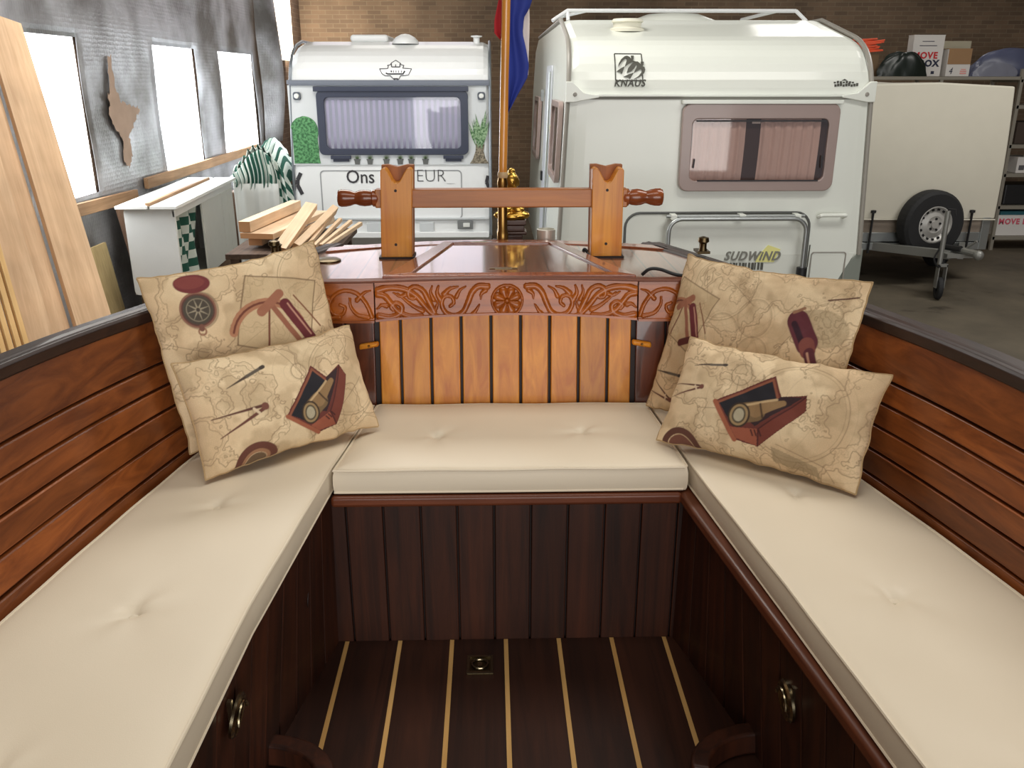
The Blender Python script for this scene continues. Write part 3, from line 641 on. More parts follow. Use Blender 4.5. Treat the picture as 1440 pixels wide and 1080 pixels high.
def pillow(label, cen, R, w, h, t, design, seed, nu, nv):
    cv = Canvas(w, h, nu, nv, seed); design(cv)
    mb = MB(); U = cv.X/w*2-1; V = cv.Y/h*2-1
    prof = (np.clip(1-np.abs(U)**2.8, 0, 1)*np.clip(1-np.abs(V)**2.8, 0, 1))**.5
    wr = (vnoise(cv.X*16, cv.Y*16, seed+9, 3)-.5)*.012+(vnoise(cv.X*7+V*.6, cv.Y*7, seed+8, 2)-.5)*.022
    er = (vnoise(cv.X*26+5, cv.Y*26, seed+4, 2)-.5)*.010
    X = U*w/2*(1-.035*(1-V**2)*np.abs(U)**3)+er*np.abs(U)**8; Yv = V*h/2*(1-.075*(1-U**2)*np.abs(V)**3)+er*np.abs(V)**8
    Zf = t/2*prof+wr*np.clip(prof*2.2, 0, 1); Zb = -t/2*prof
    P = [[(X[j, i], Yv[j, i], Zf[j, i]) for i in range(nu)] for j in range(nv)]
    vs, fs = heightgrid(nu, nv, P); mb.add(vs, fs)
    ring = [i for i in range(nu)]+[j*nu+nu-1 for j in range(1, nv)]+[(nv-1)*nu+i for i in range(nu-2, -1, -1)]+[j*nu for j in range(nv-2, 0, -1)]
    # back side: same outline, coarser towards the middle
    n = len(ring); prev = ring; cc = cv.C.reshape(-1, 3); cols = [cc[i] for i in range(nu*nv)]
    for q in (.985, .95, .88, .75, .55, .3, .08):
        base = len(mb.v)
        for i in ring:
            u = U.flat[i]*q; v = V.flat[i]*q; pr = (max(0, 1-abs(u)**2.4)*max(0, 1-abs(v)**2.4))**.5
            mb.v.append((u*w/2*(1-.035*(1-v*v)*abs(u)**3), v*h/2*(1-.075*(1-u*u)*abs(v)**3), -t/2*pr)); cols.append(cc[i])
        cur = list(range(base, base+n))
        for k in range(n): mb.f.append((prev[(k+1) % n], prev[k], cur[k], cur[(k+1) % n])); mb.m.append(0)
        prev = cur
    mb.f.append(tuple(prev)); mb.m.append(0)
    o = mb.build('printed_pillow', M_CLOTH, origin=(0, 0, 0), smooth=True)
    at = o.data.color_attributes.new('print', 'FLOAT_COLOR', 'POINT')
    arr = np.ones((len(cols), 4), np.float32); arr[:, :3] = np.array(cols); at.data.foreach_set('color', arr.ravel())
    M = Matrix([list(r) for r in R]).to_4x4(); o.matrix_world = Matrix.Translation(cen) @ M
    seam = MB()
    pts = [mb.v[i] for i in ring[::2]]
    ORG[o.name] = (0, 0, 0)
    sm = MB().tube(pts, .0022, 6, True).build('edge_seam', plain('seam_thread', rgb(176, 148, 108), .9), o, smooth=True)
    return tag(o, label, 'pillow')
def d_lf(c):
    m_globe(c, (.84*c.w, .55*c.h), .105); m_lines(c, [(.5, .45, .72, .18), (.55, .05, .95, .5), (.62, .5, .5, .95), (.78, .02, .99, .25)])
    m_globe(c, (.57*c.w, .68*c.h), .02); m_pen(c, (.29*c.w, .74*c.h), .052, .30); m_dividers(c, (.21*c.w, .44*c.h), .065, .02)
    m_box(c, (.64*c.w, .37*c.h), .105, .38); c.ring((.26*c.w, -.02*c.h), .045, .018, (104, 62, 50)); c.ring((.26*c.w, -.02*c.h), .033, .008, (160, 118, 88)); c.disc((.26*c.w, -.02*c.h), .028, (110, 88, 66))
def d_rf(c):
    m_globe(c, (.68*c.w, .5*c.h), .115); m_globe(c, (.37*c.w, .72*c.h), .028); m_lines(c, [(.2, .35, .38, .4), (.38, .4, .36, .7), (.62, .2, .85, .12), (.85, .12, .9, .02), (.72, .6, .5, .5)])
    m_pen(c, (.185*c.w, .755*c.h), .042, .2); m_dividers(c, (.10*c.w, .52*c.h), .045, .05); m_box(c, (.49*c.w, .42*c.h), .112, .19)
    c.ring((.14*c.w, -.06*c.h), .048, .016, (96, 60, 48)); c.disc((.14*c.w, -.06*c.h), .038, (118, 76, 62)); c.poly([(.6*c.w, .17*c.h), (.82*c.w, .10*c.h), (.84*c.w, .02*c.h), (.62*c.w, .05*c.h)], (140, 122, 92), .6)
def d_lb(c):
    m_globe(c, (.9*c.w, .8*c.h), .09); m_lines(c, [(.05, .5, .3, .46), (.3, .46, .62, .6), (.02, .62, .22, .52)])
    m_watch(c, (.235*c.w, .765*c.h), .043, -.1); m_sextant(c, (.68*c.w, .66*c.h), .09, .12); m_dividers(c, (.2*c.w, .2*c.h), .06, 0); m_box(c, (.7*c.w, .15*c.h), .1, .3)
def d_rb(c):
    for x, y, r in ((.52, .68, .05), (.36, .56, .05), (.55, .47, .045), (.86, .74, .045), (.3, .85, .1)): m_globe(c, (x*c.w, y*c.h), r, .6)
    m_lines(c, [(.16, .95, .24, .72), (.24, .72, .12, .66), (.62, .42, .72, .62), (.3, .9, .5, .75)])
    m_sextant(c, (.13*c.w, .66*c.h), .075, .15); m_scope(c, (.77*c.w, .62*c.h), .078, .12); m_dividers(c, (.08*c.w, .12*c.h), .05, -.5); m_pen(c, (.1*c.w, .24*c.h), .05, 0)
    c.seg((.84*c.w, .86*c.h), (.97*c.w, .9*c.h), .004, (92, 60, 50))
pillow('rectangular map-print pillow at the front left, showing a boxed telescope and dividers', (-0.513, 2.006, 1.413), [[0.7481, -0.2749, 0.604], [0.6636, 0.3017, -0.6846], [0.006, 0.9129, 0.4082]], .476, .274, .112, d_lf, 11, 300, 180)
pillow('larger map-print pillow at the back left, showing a pocket compass and a sextant', (-0.602, 2.13, 1.516), [[0.7922, -0.2219, 0.5685], [0.6041, 0.153, -0.7821], [0.0866, 0.963, 0.2553]], .46, .435, .075, d_lb, 23, 290, 280)
pillow('rectangular map-print pillow at the front right, showing a boxed telescope near its middle', (0.658, 1.922, 1.402), [[0.7696, 0.3302, -0.5465], [-0.6385, 0.4, -0.6575], [0.0015, 0.855, 0.5186]], .50, .278, .112, d_rf, 37, 300, 180)
pillow('larger map-print pillow at the back right, showing a dark upright telescope', (0.664, 2.122, 1.491), [[0.6123, 0.259, -0.747], [-0.7898, 0.2453, -0.5622], [0.0376, 0.9342, 0.3548]], .555, .438, .065, d_rb, 53, 290, 280)
# ================================================================= THE HALL
def brickmat(name, c1, c2, mortar, ax):
    m, N, L, B = newmat(name); tc = N.new('ShaderNodeTexCoord'); sx = N.new('ShaderNodeSeparateXYZ'); L.new(tc.outputs['Object'], sx.inputs[0])
    cb_ = N.new('ShaderNodeCombineXYZ'); L.new(sx.outputs[ax], cb_.inputs[0]); L.new(sx.outputs[2], cb_.inputs[1])
    br = N.new('ShaderNodeTexBrick'); br.inputs['Scale'].default_value = 1; br.inputs['Brick Width'].default_value = .22; br.inputs['Row Height'].default_value = .066
    br.inputs['Mortar Size'].default_value = .006; br.inputs['Color1'].default_value = c1; br.inputs['Color2'].default_value = c2; br.inputs['Mortar'].default_value = mortar
    L.new(cb_.outputs[0], br.inputs['Vector'])
    nz = N.new('ShaderNodeTexNoise'); nz.inputs['Scale'].default_value = 1.3; nz.inputs['Detail'].default_value = 6; L.new(tc.outputs['Object'], nz.inputs['Vector'])
    mr = N.new('ShaderNodeMapRange'); mr.inputs['From Min'].default_value = .3; mr.inputs['From Max'].default_value = .7; mr.inputs['To Min'].default_value = .7; mr.inputs['To Max'].default_value = 1.25; L.new(nz.outputs['Fac'], mr.inputs['Value'])
    vm = N.new('ShaderNodeVectorMath'); vm.operation = 'SCALE'; L.new(br.outputs['Color'], vm.inputs[0]); L.new(mr.outputs[0], vm.inputs['Scale']); L.new(vm.outputs[0], B.inputs['Base Color'])
    B.inputs['Roughness'].default_value = .9
    bp = N.new('ShaderNodeBump'); bp.inputs['Strength'].default_value = .5; bp.inputs['Distance'].default_value = .01; bp.invert = True; L.new(br.outputs['Fac'], bp.inputs['Height']); L.new(bp.outputs['Normal'], B.inputs['Normal'])
    return m
M_BRICKX = brickmat('old_brick', rgb(122, 100, 80), rgb(102, 84, 68), rgb(126, 110, 90), 0)
M_BRICKY = brickmat('old_brick_side', rgb(118, 94, 76), rgb(98, 78, 64), rgb(124, 106, 88), 1)
def floormat():
    m, N, L, B = newmat('stained_concrete'); tc = N.new('ShaderNodeTexCoord')
    a = N.new('ShaderNodeTexNoise'); a.inputs['Scale'].default_value = .9; a.inputs['Detail'].default_value = 8; a.inputs['Roughness'].default_value = .65; L.new(tc.outputs['Object'], a.inputs['Vector'])
    rp = N.new('ShaderNodeValToRGB'); rp.color_ramp.elements[0].position = .33; rp.color_ramp.elements[1].position = .66; rp.color_ramp.elements[0].color = rgb(80, 73, 62); rp.color_ramp.elements[1].color = rgb(114, 104, 88)
    L.new(a.outputs['Fac'], rp.inputs['Fac'])
    b = N.new('ShaderNodeTexNoise'); b.inputs['Scale'].default_value = 3.1; b.inputs['Detail'].default_value = 3; L.new(tc.outputs['Object'], b.inputs['Vector'])
    r2 = N.new('ShaderNodeValToRGB'); r2.color_ramp.elements[0].position = .28; r2.color_ramp.elements[1].position = .36; r2.color_ramp.elements[0].color = (.45, .42, .4, 1); r2.color_ramp.elements[1].color = (1, 1, 1, 1); L.new(b.outputs['Fac'], r2.inputs['Fac'])
    mu = N.new('ShaderNodeVectorMath'); mu.operation = 'MULTIPLY'; L.new(rp.outputs['Color'], mu.inputs[0]); L.new(r2.outputs['Color'], mu.inputs[1]); L.new(mu.outputs[0], B.inputs['Base Color']); B.inputs['Roughness'].default_value = .6
    return m
def struct(name, mb, mat, **k): o = mb.build(name, mat, **k); o['kind'] = 'structure'; return o
struct('floor', MB().box(-3.3, 12.2, -8.2, 15.3, -.1, 0), floormat())
mb = MB(); mb.box(-3.3, 12.2, 15.0, 15.3, 0, 3.5).box(-3.3, 12.2, 15.0, 15.3, 4.8, 5.1).box(-3.3, -2.9, 15.0, 15.3, 3.5, 4.8).box(-.1, 12.2, 15.0, 15.3, 3.5, 4.8); struct('wall_back', mb, M_BRICKX)
struct('wall_right', MB().box(12.0, 12.2, -8.0, 15.0, 0, 5.1), M_BRICKY)
M_CEIL = plain('grey_ceiling', rgb(128, 122, 112), .9)
struct('ceiling', MB().box(-3.3, 12.2, -8.2, 15.3, 5.1, 5.2), M_CEIL)
# front wall with the open gate behind the camera
mb = MB(); mb.box(-3.3, -2.3, -8.2, -8.0, 0, 5.1).box(8, 12.2, -8.2, -8.0, 0, 5.1).box(-2.3, 8, -8.2, -8.0, 4.4, 5.1); struct('wall_front', mb, M_BRICKX)
WIN = [(6.0, 6.80, 1.33, 2.43), (8.22, 9.45, 1.33, 2.43), (10.20, 11.75, 1.34, 2.43), (13.0, 14.35, 2.40, 3.6)]
mb = MB(); ys = [-8.0]+[v for w in WIN for v in w[:2]]+[15.0]
for a, b in zip(ys[::2], ys[1::2]): mb.box(-3.3, -3.0, a, b, 0, 5.1)
for a, b, z0, z1 in WIN: mb.box(-3.3, -3.0, a, b, 0, z0).box(-3.3, -3.0, a, b, z1, 5.1)
struct('wall_left', mb, M_BRICKY)
M_PANE = plain('daylit_pane', (.93, .97, 1.0, 1), .4, emis=3.2)
M_WARMPANE = plain('sunlit_pane', (1.0, .90, .74, 1), .4, emis=4)
for i, (a, b, z0, z1) in enumerate(WIN):
    w = struct('window_%d' % (i+1), MB().box(-3.012, -3.002, a, b, z0, z1), M_WARMPANE if i == 3 else M_PANE)
    fr = MB(); fr.box(-3.09, -3.02, a, a+.03, z0, z1).box(-3.09, -3.02, b-.03, b, z0, z1).box(-3.09, -3.02, a, b, z1-.03, z1).box(-3.09, -3.02, a, b, z0, z0+.03)
    fr.build('window_frame', M_WHITE, w)
w = struct('window_5', MB().box(-2.9, -.1, 15.04, 15.05, 3.5, 4.8), plain('added_glow_pane', (.88, .84, .96, 1), .4, emis=1.1))  # unseen high window, added to give the deck its pale reflection
fr = MB()
for x in (-2.9, -2.0, -1.05, -.14): fr.box(x, x+.04, 15.0, 15.04, 3.5, 4.8)
fr.build('window_frame', M_WHITE, w)
# silver bubble foil nailed over the wall, cut out around three windows
def foilmat():
    m, N, L, B = newmat('silver_bubble_foil'); tc = N.new('ShaderNodeTexCoord')
    sx = N.new('ShaderNodeSeparateXYZ'); L.new(tc.outputs['Object'], sx.inputs[0]); cb_ = N.new('ShaderNodeCombineXYZ'); L.new(sx.outputs[1], cb_.inputs[0]); L.new(sx.outputs[2], cb_.inputs[1])
    vo = N.new('ShaderNodeTexVoronoi'); vo.inputs['Scale'].default_value = 32; vo.inputs['Randomness'].default_value = .25; L.new(cb_.outputs[0], vo.inputs['Vector'])
    nz = N.new('ShaderNodeTexNoise'); nz.inputs['Scale'].default_value = 1.5; nz.inputs['Detail'].default_value = 5; L.new(tc.outputs['Object'], nz.inputs['Vector'])
    rp = N.new('ShaderNodeValToRGB'); rp.color_ramp.elements[0].position = .36; rp.color_ramp.elements[1].position = .62; rp.color_ramp.elements[0].color = rgb(108, 105, 102); rp.color_ramp.elements[1].color = rgb(188, 188, 192)
    L.new(nz.outputs['Fac'], rp.inputs['Fac']); L.new(rp.outputs['Color'], B.inputs['Base Color']); B.inputs['Metallic'].default_value = .55; B.inputs['Roughness'].default_value = .42
    bp = N.new('ShaderNodeBump'); bp.inputs['Strength'].default_value = .55; bp.inputs['Distance'].default_value = .006; L.new(vo.outputs['Distance'], bp.inputs['Height'])
    b2 = N.new('ShaderNodeBump'); b2.inputs['Strength'].default_value = .5; b2.inputs['Distance'].default_value = .06; L.new(nz.outputs['Fac'], b2.inputs['Height']); L.new(bp.outputs['Normal'], b2.inputs['Normal']); L.new(b2.outputs['Normal'], B.inputs['Normal'])
    return m
M_FOIL = foilmat()
mb = MB(); YB = sorted(set([4.2, 12.45]+[v for w in WIN[:3] for v in w[:2]])); ZB = [0.25, 1.335, 2.43, 3.7]
VI = {}
def fv(y, z):
    k = (y, z)
    if k not in VI: VI[k] = len(mb.v); mb.v.append((fx(y, z), y, z))
    return VI[k]
def fx(y, z): return -2.972+.012*math.sin(y*2.3+z)+.008*math.sin(z*5+y)
gy = sorted(set([round(v, 3) for v in np.arange(4.2, 12.46, .15)]+YB)); gz = sorted(set([round(v, 3) for v in np.arange(.25, 3.71, .15)]+ZB))
for a, b in zip(gy[:-1], gy[1:]):
    for c, d in zip(gz[:-1], gz[1:]):
        ym, zm = (a+b)/2, (c+d)/2
        if any(w[0] < ym < w[1] and 1.335 < zm < w[3] for w in WIN[:3]): continue
        mb.f.append((fv(a, c), fv(b, c), fv(b, d), fv(a, d))); mb.m.append(0)
foil = mb.build('insulation_foil', M_FOIL, smooth=True); so = foil.modifiers.new('t', 'SOLIDIFY'); so.thickness = .006
tag(foil, 'silver bubble foil covering the left wall around its bright windows', 'insulation')
# loose end of the foil curling off the wall beside the last window
mb = MB(); secs = []
for k in range(17):
    z = 1.35+k*.13; bulge = .16+.10*math.sin((z-1.35)*1.6)
    a = [(-2.95+bulge*math.sin(t)*.8, 11.95+.22*t+.05*math.sin(z*4), z) for t in np.linspace(0, 1.9, 8)]
    secs.append(a+[(p[0]+.008, p[1]+.008, p[2]) for p in a[::-1]])
mb.loft(secs).build('curled_flap', M_FOIL, foil, smooth=True)
# brown patch of torn paper and old glue
mb = MB(); pa = [(7.30, 2.10), (7.36, 1.98), (7.50, 1.94), (7.68, 1.93), (7.74, 1.89), (7.66, 1.86), (7.58, 1.80), (7.50, 1.74), (7.44, 1.70), (7.46, 1.55), (7.36, 1.47), (7.28, 1.52), (7.30, 1.70), (7.20, 1.78), (7.10, 1.88), (7.16, 1.95), (7.12, 2.02), (7.20, 2.07), (7.22, 2.3), (7.30, 2.32)]
rj = random.Random(4); pb = []
for i in range(len(pa)):
    (ya, za), (yb, zb2) = pa[i], pa[(i+1) % len(pa)]
    for k in range(5): pb.append((ya+(yb-ya)*k/5+rj.uniform(-.016, .016), za+(zb2-za)*k/5+rj.uniform(-.016, .016)))
mb.prism([(-2.949, y, z) for y, z in pb], (.002, 0, 0)); mb.build('torn_paper_patch', plain('brown_paper', rgb(164, 140, 122), .9, var=.25), foil)
M_PINE = wood('planed_pine', rgb(198, 162, 126), rgb(222, 188, 152), 2, .6, 0, .14, knots=True)
M_PINEY = wood('planed_pine_lying', rgb(214, 180, 144), rgb(234, 206, 172), 1, .6, 0, .12)
M_OLDPINE = wood('old_pine', rgb(150, 116, 84), rgb(178, 142, 108), 1, .7, 0, .1)
for i, (y0, z0, y1, z1) in enumerate([(6.15, 1.30, 7.36, 1.27), (7.60, 1.335, 11.35, 1.355)]):
    mb = MB(); t = Vector((0, y1-y0, z1-z0)); u = Vector((0, 0, .045)); c = Vector((-2.925, (y0+y1)/2, (z0+z1)/2-.03)); mb.obox(c, t/2, u, (.018, 0, 0))
    tag(mb.build('wooden_batten', M_OLDPINE, bevel=.003), ['short wooden batten holding the foil, under the first window', 'long wooden batten under the two farther windows'][i], 'batten')
# leaning planks at the far left
def plank(name, top, bot, w, th, wd, mat, label, group=None):
    top = Vector(top); bot = Vector(bot); wd = Vector(wd); ax = (top-bot); a = ax.normalized(); wd = (wd-a*wd.dot(a)).normalized(); n = a.cross(wd).normalized()
    mb = MB(); c = (top+bot)/2
    # local frame so the grain runs along the board
    M = Matrix((wd, n, a)).transposed(); L_ = ax.length/2
    mb.box(-w/2, w/2, -th/2, th/2, 0, 2*L_)
    o = mb.build(name, mat, origin=(0, 0, 0), bevel=.002); o.matrix_world = Matrix.Translation(bot) @ M.to_4x4(); ORG[o.name] = (0, 0, 0)
    return tag(o, label, 'timber', group)
wdv = Vector((-.35, -.94, 0)).normalized(); T0 = Vector((-2.70, 5.45, 2.47)); B0 = Vector((-1.67, 4.06, 0)); AX = (B0-T0)
PLK = [(0.0, .23, .028, M_PINE, 'wide knotty pine plank leaning on the foil wall, rightmost of the leaning planks', 0, .0),
       (.24, .19, .03, M_PINE, 'wide pine plank leaning second from the right among the leaning planks', -.28, .05),
       (.44, .15, .045, M_PINE, 'pale pine plank leaning third from the right, tucked between its neighbours', -.55, -.05),
       (.60, .18, .028, M_PINE, 'wide pine plank leaning behind the four thin laths', -.85, .06)]
for off, w_, th_, mt, lab, dz, push in PLK:
    a = B0+wdv*(off+w_/2)+Vector((-push, push*.5, 0)); L_ = T0-B0; t = a+L_*(1+dz*.2)
    plank('pine_plank', t, a, w_, th_, wdv, mt, lab, 'planks leaning at the left wall')
M_LATH = wood('yellow_pine_lath', rgb(214, 172, 112), rgb(232, 196, 140), 2, .6, 0, .12)
for k in range(4):
    a = B0+wdv*(.66+.042*k)+Vector((.16, -.10, 0)); plank('pine_lath', a+(T0-B0)*.80, a, .026, .02, wdv, M_LATH, ['rightmost of the four thin yellow laths at the left edge', 'second from the right of the four thin yellow laths', 'third from the right of the four thin yellow laths', 'leftmost of the four thin yellow laths by the rail'][k], 'thin pine laths')
# grey board and pale panel standing against the foil below the battens
tag(MB().hexa([(-2.80, 6.15, 0), (-2.80, 6.62, 0), (-2.78, 6.62, 0), (-2.78, 6.15, 0), (-2.93, 6.15, .98), (-2.93, 6.62, .98), (-2.91, 6.62, .98), (-2.91, 6.15, .98)]).build('pale_board', wood('pale_board_wood', rgb(172, 150, 104), rgb(196, 172, 126), 2, .7, 0, .05)), 'small pale board standing on the floor against the foil behind the planks', 'board')
tag(MB().hexa([(-2.72, 6.85, 0), (-2.72, 7.35, 0), (-2.69, 7.35, 0), (-2.69, 6.85, 0), (-2.90, 6.85, 1.20), (-2.90, 7.35, 1.20), (-2.87, 7.35, 1.20), (-2.87, 6.85, 1.20)]).build('brown_board', wood('brown_board_wood', rgb(104, 80, 64), rgb(130, 102, 82), 2, .7, 0, .05)), 'brown board leaning on the wall behind the white cabinet', 'board')
# ------------------------------------------------ white cabinet with cloth
M_OLDWHITE = plain('old_white_paint', rgb(226, 226, 222), .5, bump=.05)
M_GRAYWHITE = plain('greyed_panel', rgb(196, 196, 188), .6)
cab = empty('cabinet', (-2.48, 7.25, 0), 'long white-painted cabinet with a two-board top standing by the foil wall', 'cabinet')
def cq(x0, x1, y0, y1, z0, z1, mb=None, sk=-.055):
    mb = mb or MB(); s_ = lambda y: (y-6.35)*sk
    return mb.hexa([(x0+s_(y0), y0, z0), (x1+s_(y0), y0, z0), (x1+s_(y1), y1, z0), (x0+s_(y1), y1, z0), (x0+s_(y0), y0, z1), (x1+s_(y0), y0, z1), (x1+s_(y1), y1, z1), (x0+s_(y1), y1, z1)])
out = rrect(-2.655, -2.29, .62, 1.262, .035, 6.40); MB().prism(out, (0, .025, 0)).build('end_panel', M_OLDWHITE, cab, bevel=.003)
cq(-2.655, -2.29, 8.22, 8.245, .62, 1.262).build('end_panel', M_OLDWHITE, cab)
cq(-2.69, -2.46, 6.34, 8.28, 1.262, 1.285).build('top_board', M_OLDWHITE, cab, bevel=.003)
cq(-2.44, -2.25, 6.34, 8.28, 1.262, 1.285).build('top_board', M_OLDWHITE, cab, bevel=.003)
cq(-2.475, -2.445, 6.36, 8.10, 1.283, 1.305).build('loose_strip', M_OLDPINE, cab)
cq(-2.302, -2.285, 6.40, 8.22, 1.20, 1.262).build('front_rail', M_OLDWHITE, cab)
cq(-2.302, -2.285, 7.15, 7.80, .62, 1.20).build('front_panel', M_GRAYWHITE, cab, bevel=.002)
cq(-2.302, -2.285, 7.81, 8.02, .62, 1.20).build('front_panel', M_GRAYWHITE, cab, bevel=.002)
cq(-2.302, -2.285, 8.03, 8.22, .62, 1.20).build('front_panel', M_GRAYWHITE, cab, bevel=.002)
cq(-2.655, -2.64, 6.42, 8.22, .62, 1.262).build('back_panel', M_GRAYWHITE, cab)
cq(-2.64, -2.29, 6.42, 8.22, .62, .64).build('bottom_board', M_GRAYWHITE, cab)
tag(cq(-2.63, -2.30, 6.46, 8.15, 0, .62).build('wooden_crate', wood('crate_wood', rgb(92, 70, 54), rgb(122, 96, 74), 1, .8, 0, .1)), 'dark wooden crate on the floor carrying the white cabinet', 'crate')
# checked green and white awning cloth
def clothmat(name, ds, dz, stripes):
    m, N, L, B = newmat(name); tc = N.new('ShaderNodeTexCoord'); sx = N.new('ShaderNodeSeparateXYZ'); L.new(tc.outputs['UV'], sx.inputs[0])
    def par(out, k):
        a = N.new('ShaderNodeMath'); a.operation = 'MULTIPLY'; a.inputs[1].default_value = k; L.new(out, a.inputs[0]); b = N.new('ShaderNodeMath'); b.operation = 'FRACT'; L.new(a.outputs[0], b.inputs[0])
        c = N.new('ShaderNodeMath'); c.operation = 'GREATER_THAN'; c.inputs[1].default_value = .5; L.new(b.outputs[0], c.inputs[0]); return c.outputs[0]
    p = par(sx.outputs[0], ds)
    if dz: 
        q_ = par(sx.outputs[1], dz); x_ = N.new('ShaderNodeMath'); x_.operation = 'SUBTRACT'; L.new(p, x_.inputs[0]); L.new(q_, x_.inputs[1]); y_ = N.new('ShaderNodeMath'); y_.operation = 'ABSOLUTE'; L.new(x_.outputs[0], y_.inputs[0]); p = y_.outputs[0]
    mx = N.new('ShaderNodeMix'); mx.data_type = 'RGBA'; mx.inputs['A'].default_value = rgb(206, 214, 206); mx.inputs['B'].default_value = rgb(34, 84, 70); L.new(p, mx.inputs['Factor']); L.new(mx.outputs['Result'], B.inputs['Base Color']); B.inputs['Roughness'].default_value = .9
    return m
def sheet(mb, fn, nu, nv):
    P = [[fn(i/(nu-1), j/(nv-1)) for i in range(nu)] for j in range(nv)]; vs, fs = heightgrid(nu, nv, P); mb.add(vs, fs); return mb
def cloth(name, fn, nu, nv, mat, th=.006, **k):
    mb = sheet(MB(), fn, nu, nv); o = mb.build(name, mat, smooth=True, **k); uv = o.data.uv_layers.new(name='UVMap')
    for l in o.data.loops: vi = l.vertex_index; uv.data[l.index].uv = ((vi % nu)/(nu-1), (vi//nu)/(nv-1))
    s_ = o.modifiers.new('t', 'SOLIDIFY'); s_.thickness = th; return o
MC1 = clothmat('green_white_check', 3, 4, 1); MC2 = clothmat('green_white_stripe', 11, 0, 1); MC3 = clothmat('green_white_check_large', 2, 5, 1)
tag(cloth('checked_cloth', lambda u, v: (-2.40+.03*math.sin(u*17+v*3), 6.50+.62*u, .66+.54*v), 40, 30, MC1), 'green and white checked cloth hanging inside the open end of the white cabinet', 'cloth')
ztp = interp([(-2.42, 1.30), (-2.34, 1.36), (-2.22, 1.50), (-2.12, 1.55), (-2.04, 1.50), (-1.97, 1.36), (-1.92, 1.18)])
aw = tag(cloth('striped_awning', lambda u, v: (-2.42+.50*u, 8.40+.7*v-.06*math.sin(v*3), ztp(-2.42+.5*u)+.05*math.sin(v*7+u*5)+.018*math.sin(u*62)), 140, 20, MC2), 'crumpled green and white striped awning cloth heaped behind the white cabinet', 'cloth')
cloth('ruffle', lambda u, v: (-2.41+.40*u+.02*math.sin(v*4), 8.36-.03*math.sin(v*3)+.02*math.sin(u*60), 1.17+(ztp(-2.41+.4*u)-1.19)*v+.02*math.sin(u*25)*(1-v)), 120, 14, MC2, parent=aw)
cloth('hanging_end', lambda u, v: (-2.08+.19*u+.07*(1-v)*u, 8.335+.03*math.sin(u*12+v*3)+.1*u, .62+(ztp(-2.06+.13*u)-.64)*v), 40, 30, MC3, parent=aw)
cloth('white_lining', lambda u, v: (-2.40+.42*u, 8.335+.015*math.sin(u*19), .35+.87*v), 40, 12, plain('white_lining_cloth', rgb(196, 198, 194), .9), parent=aw)
tag(MB().box(-2.5, -1.98, 8.42, 9.05, 0, 1.13).build('storage_chest', wood('chest_wood', rgb(84, 64, 50), rgb(112, 86, 66), 2, .7, 0, .1), bevel=.01), 'dark wooden chest under the striped awning cloth', 'chest')
# ------------------------------------------------ beams on a rough trestle
tb = empty('trestle_table', (-1.5, 6.6, 0), 'dark rough trestle table carrying the cut beams', 'table')
M_DARKW = wood('dark_rough_wood', rgb(70, 54, 44), rgb(98, 78, 64), 1, .8, 0, .1)
MB().box(-1.86, -1.10, 6.08, 7.2, .95, .985).build('table_top', M_DARKW, tb)
for x in (-1.80, -1.17):
    for y in (6.12, 7.12): MB().box(x-.03, x+.03, y-.03, y+.03, 0, .95).build('leg', M_DARKW, tb)
M_BEAM = wood('fresh_cut_beam', rgb(222, 188, 152), rgb(240, 214, 184), 1, .65, 0, .1)
M_ENDG = plain('end_grain', rgb(182, 132, 88), .8, var=.15)
def beam(c, L_, w, h, yaw, pit, lab, roll=0):
    mb = MB(); mb.box(-w/2, w/2, 0, L_, -h/2, h/2)
    mb.m = [0]*6; mb.m[2] = 1
    o = mb.build('sawn_beam', [M_BEAM, M_ENDG], origin=(0, 0, 0), bevel=.002); o.location = c; o.rotation_euler = (pit, roll, yaw); ORG[o.name] = (0, 0, 0)
    return tag(o, lab, 'timber', 'sawn beams on the trestle table')
beam((-1.745, 6.22, 1.155), 1.0, .085, .075, -.16, .02, 'thick square beam lying on top at the left of the timber heap')
beam((-1.66, 6.20, 1.092), 1.05, .25, .04, -.20, .015, 'wide board lying flat under the thick square beam')
beam((-1.70, 6.30, 1.033), .85, .10, .05, -.1, 0, 'short beam lying under the wide board in the timber heap')
beam((-1.56, 6.28, 1.012), .9, .06, .05, -.3, .06, 'slanting narrow beam under the right edge of the wide board')
beam((-1.47, 6.05, 1.02), .75, .09, .045, -.08, .29, 'tilted beam rising steeply right of the wide board', .2)
beam((-1.375, 6.12, 1.02), .75, .05, .07, -.10, .26, 'tilted narrow beam beside the steep one', .5)
for k in range(4): beam((-1.30+.045*k, 6.16+.02*k, 1.02), .6, .028, .028, -.12-.05*k, .20-.03*k, ['first thin stick right of the tilted beams', 'second thin stick right of the tilted beams', 'third thin stick right of the tilted beams', 'outermost thin stick at the right of the timber heap'][k])

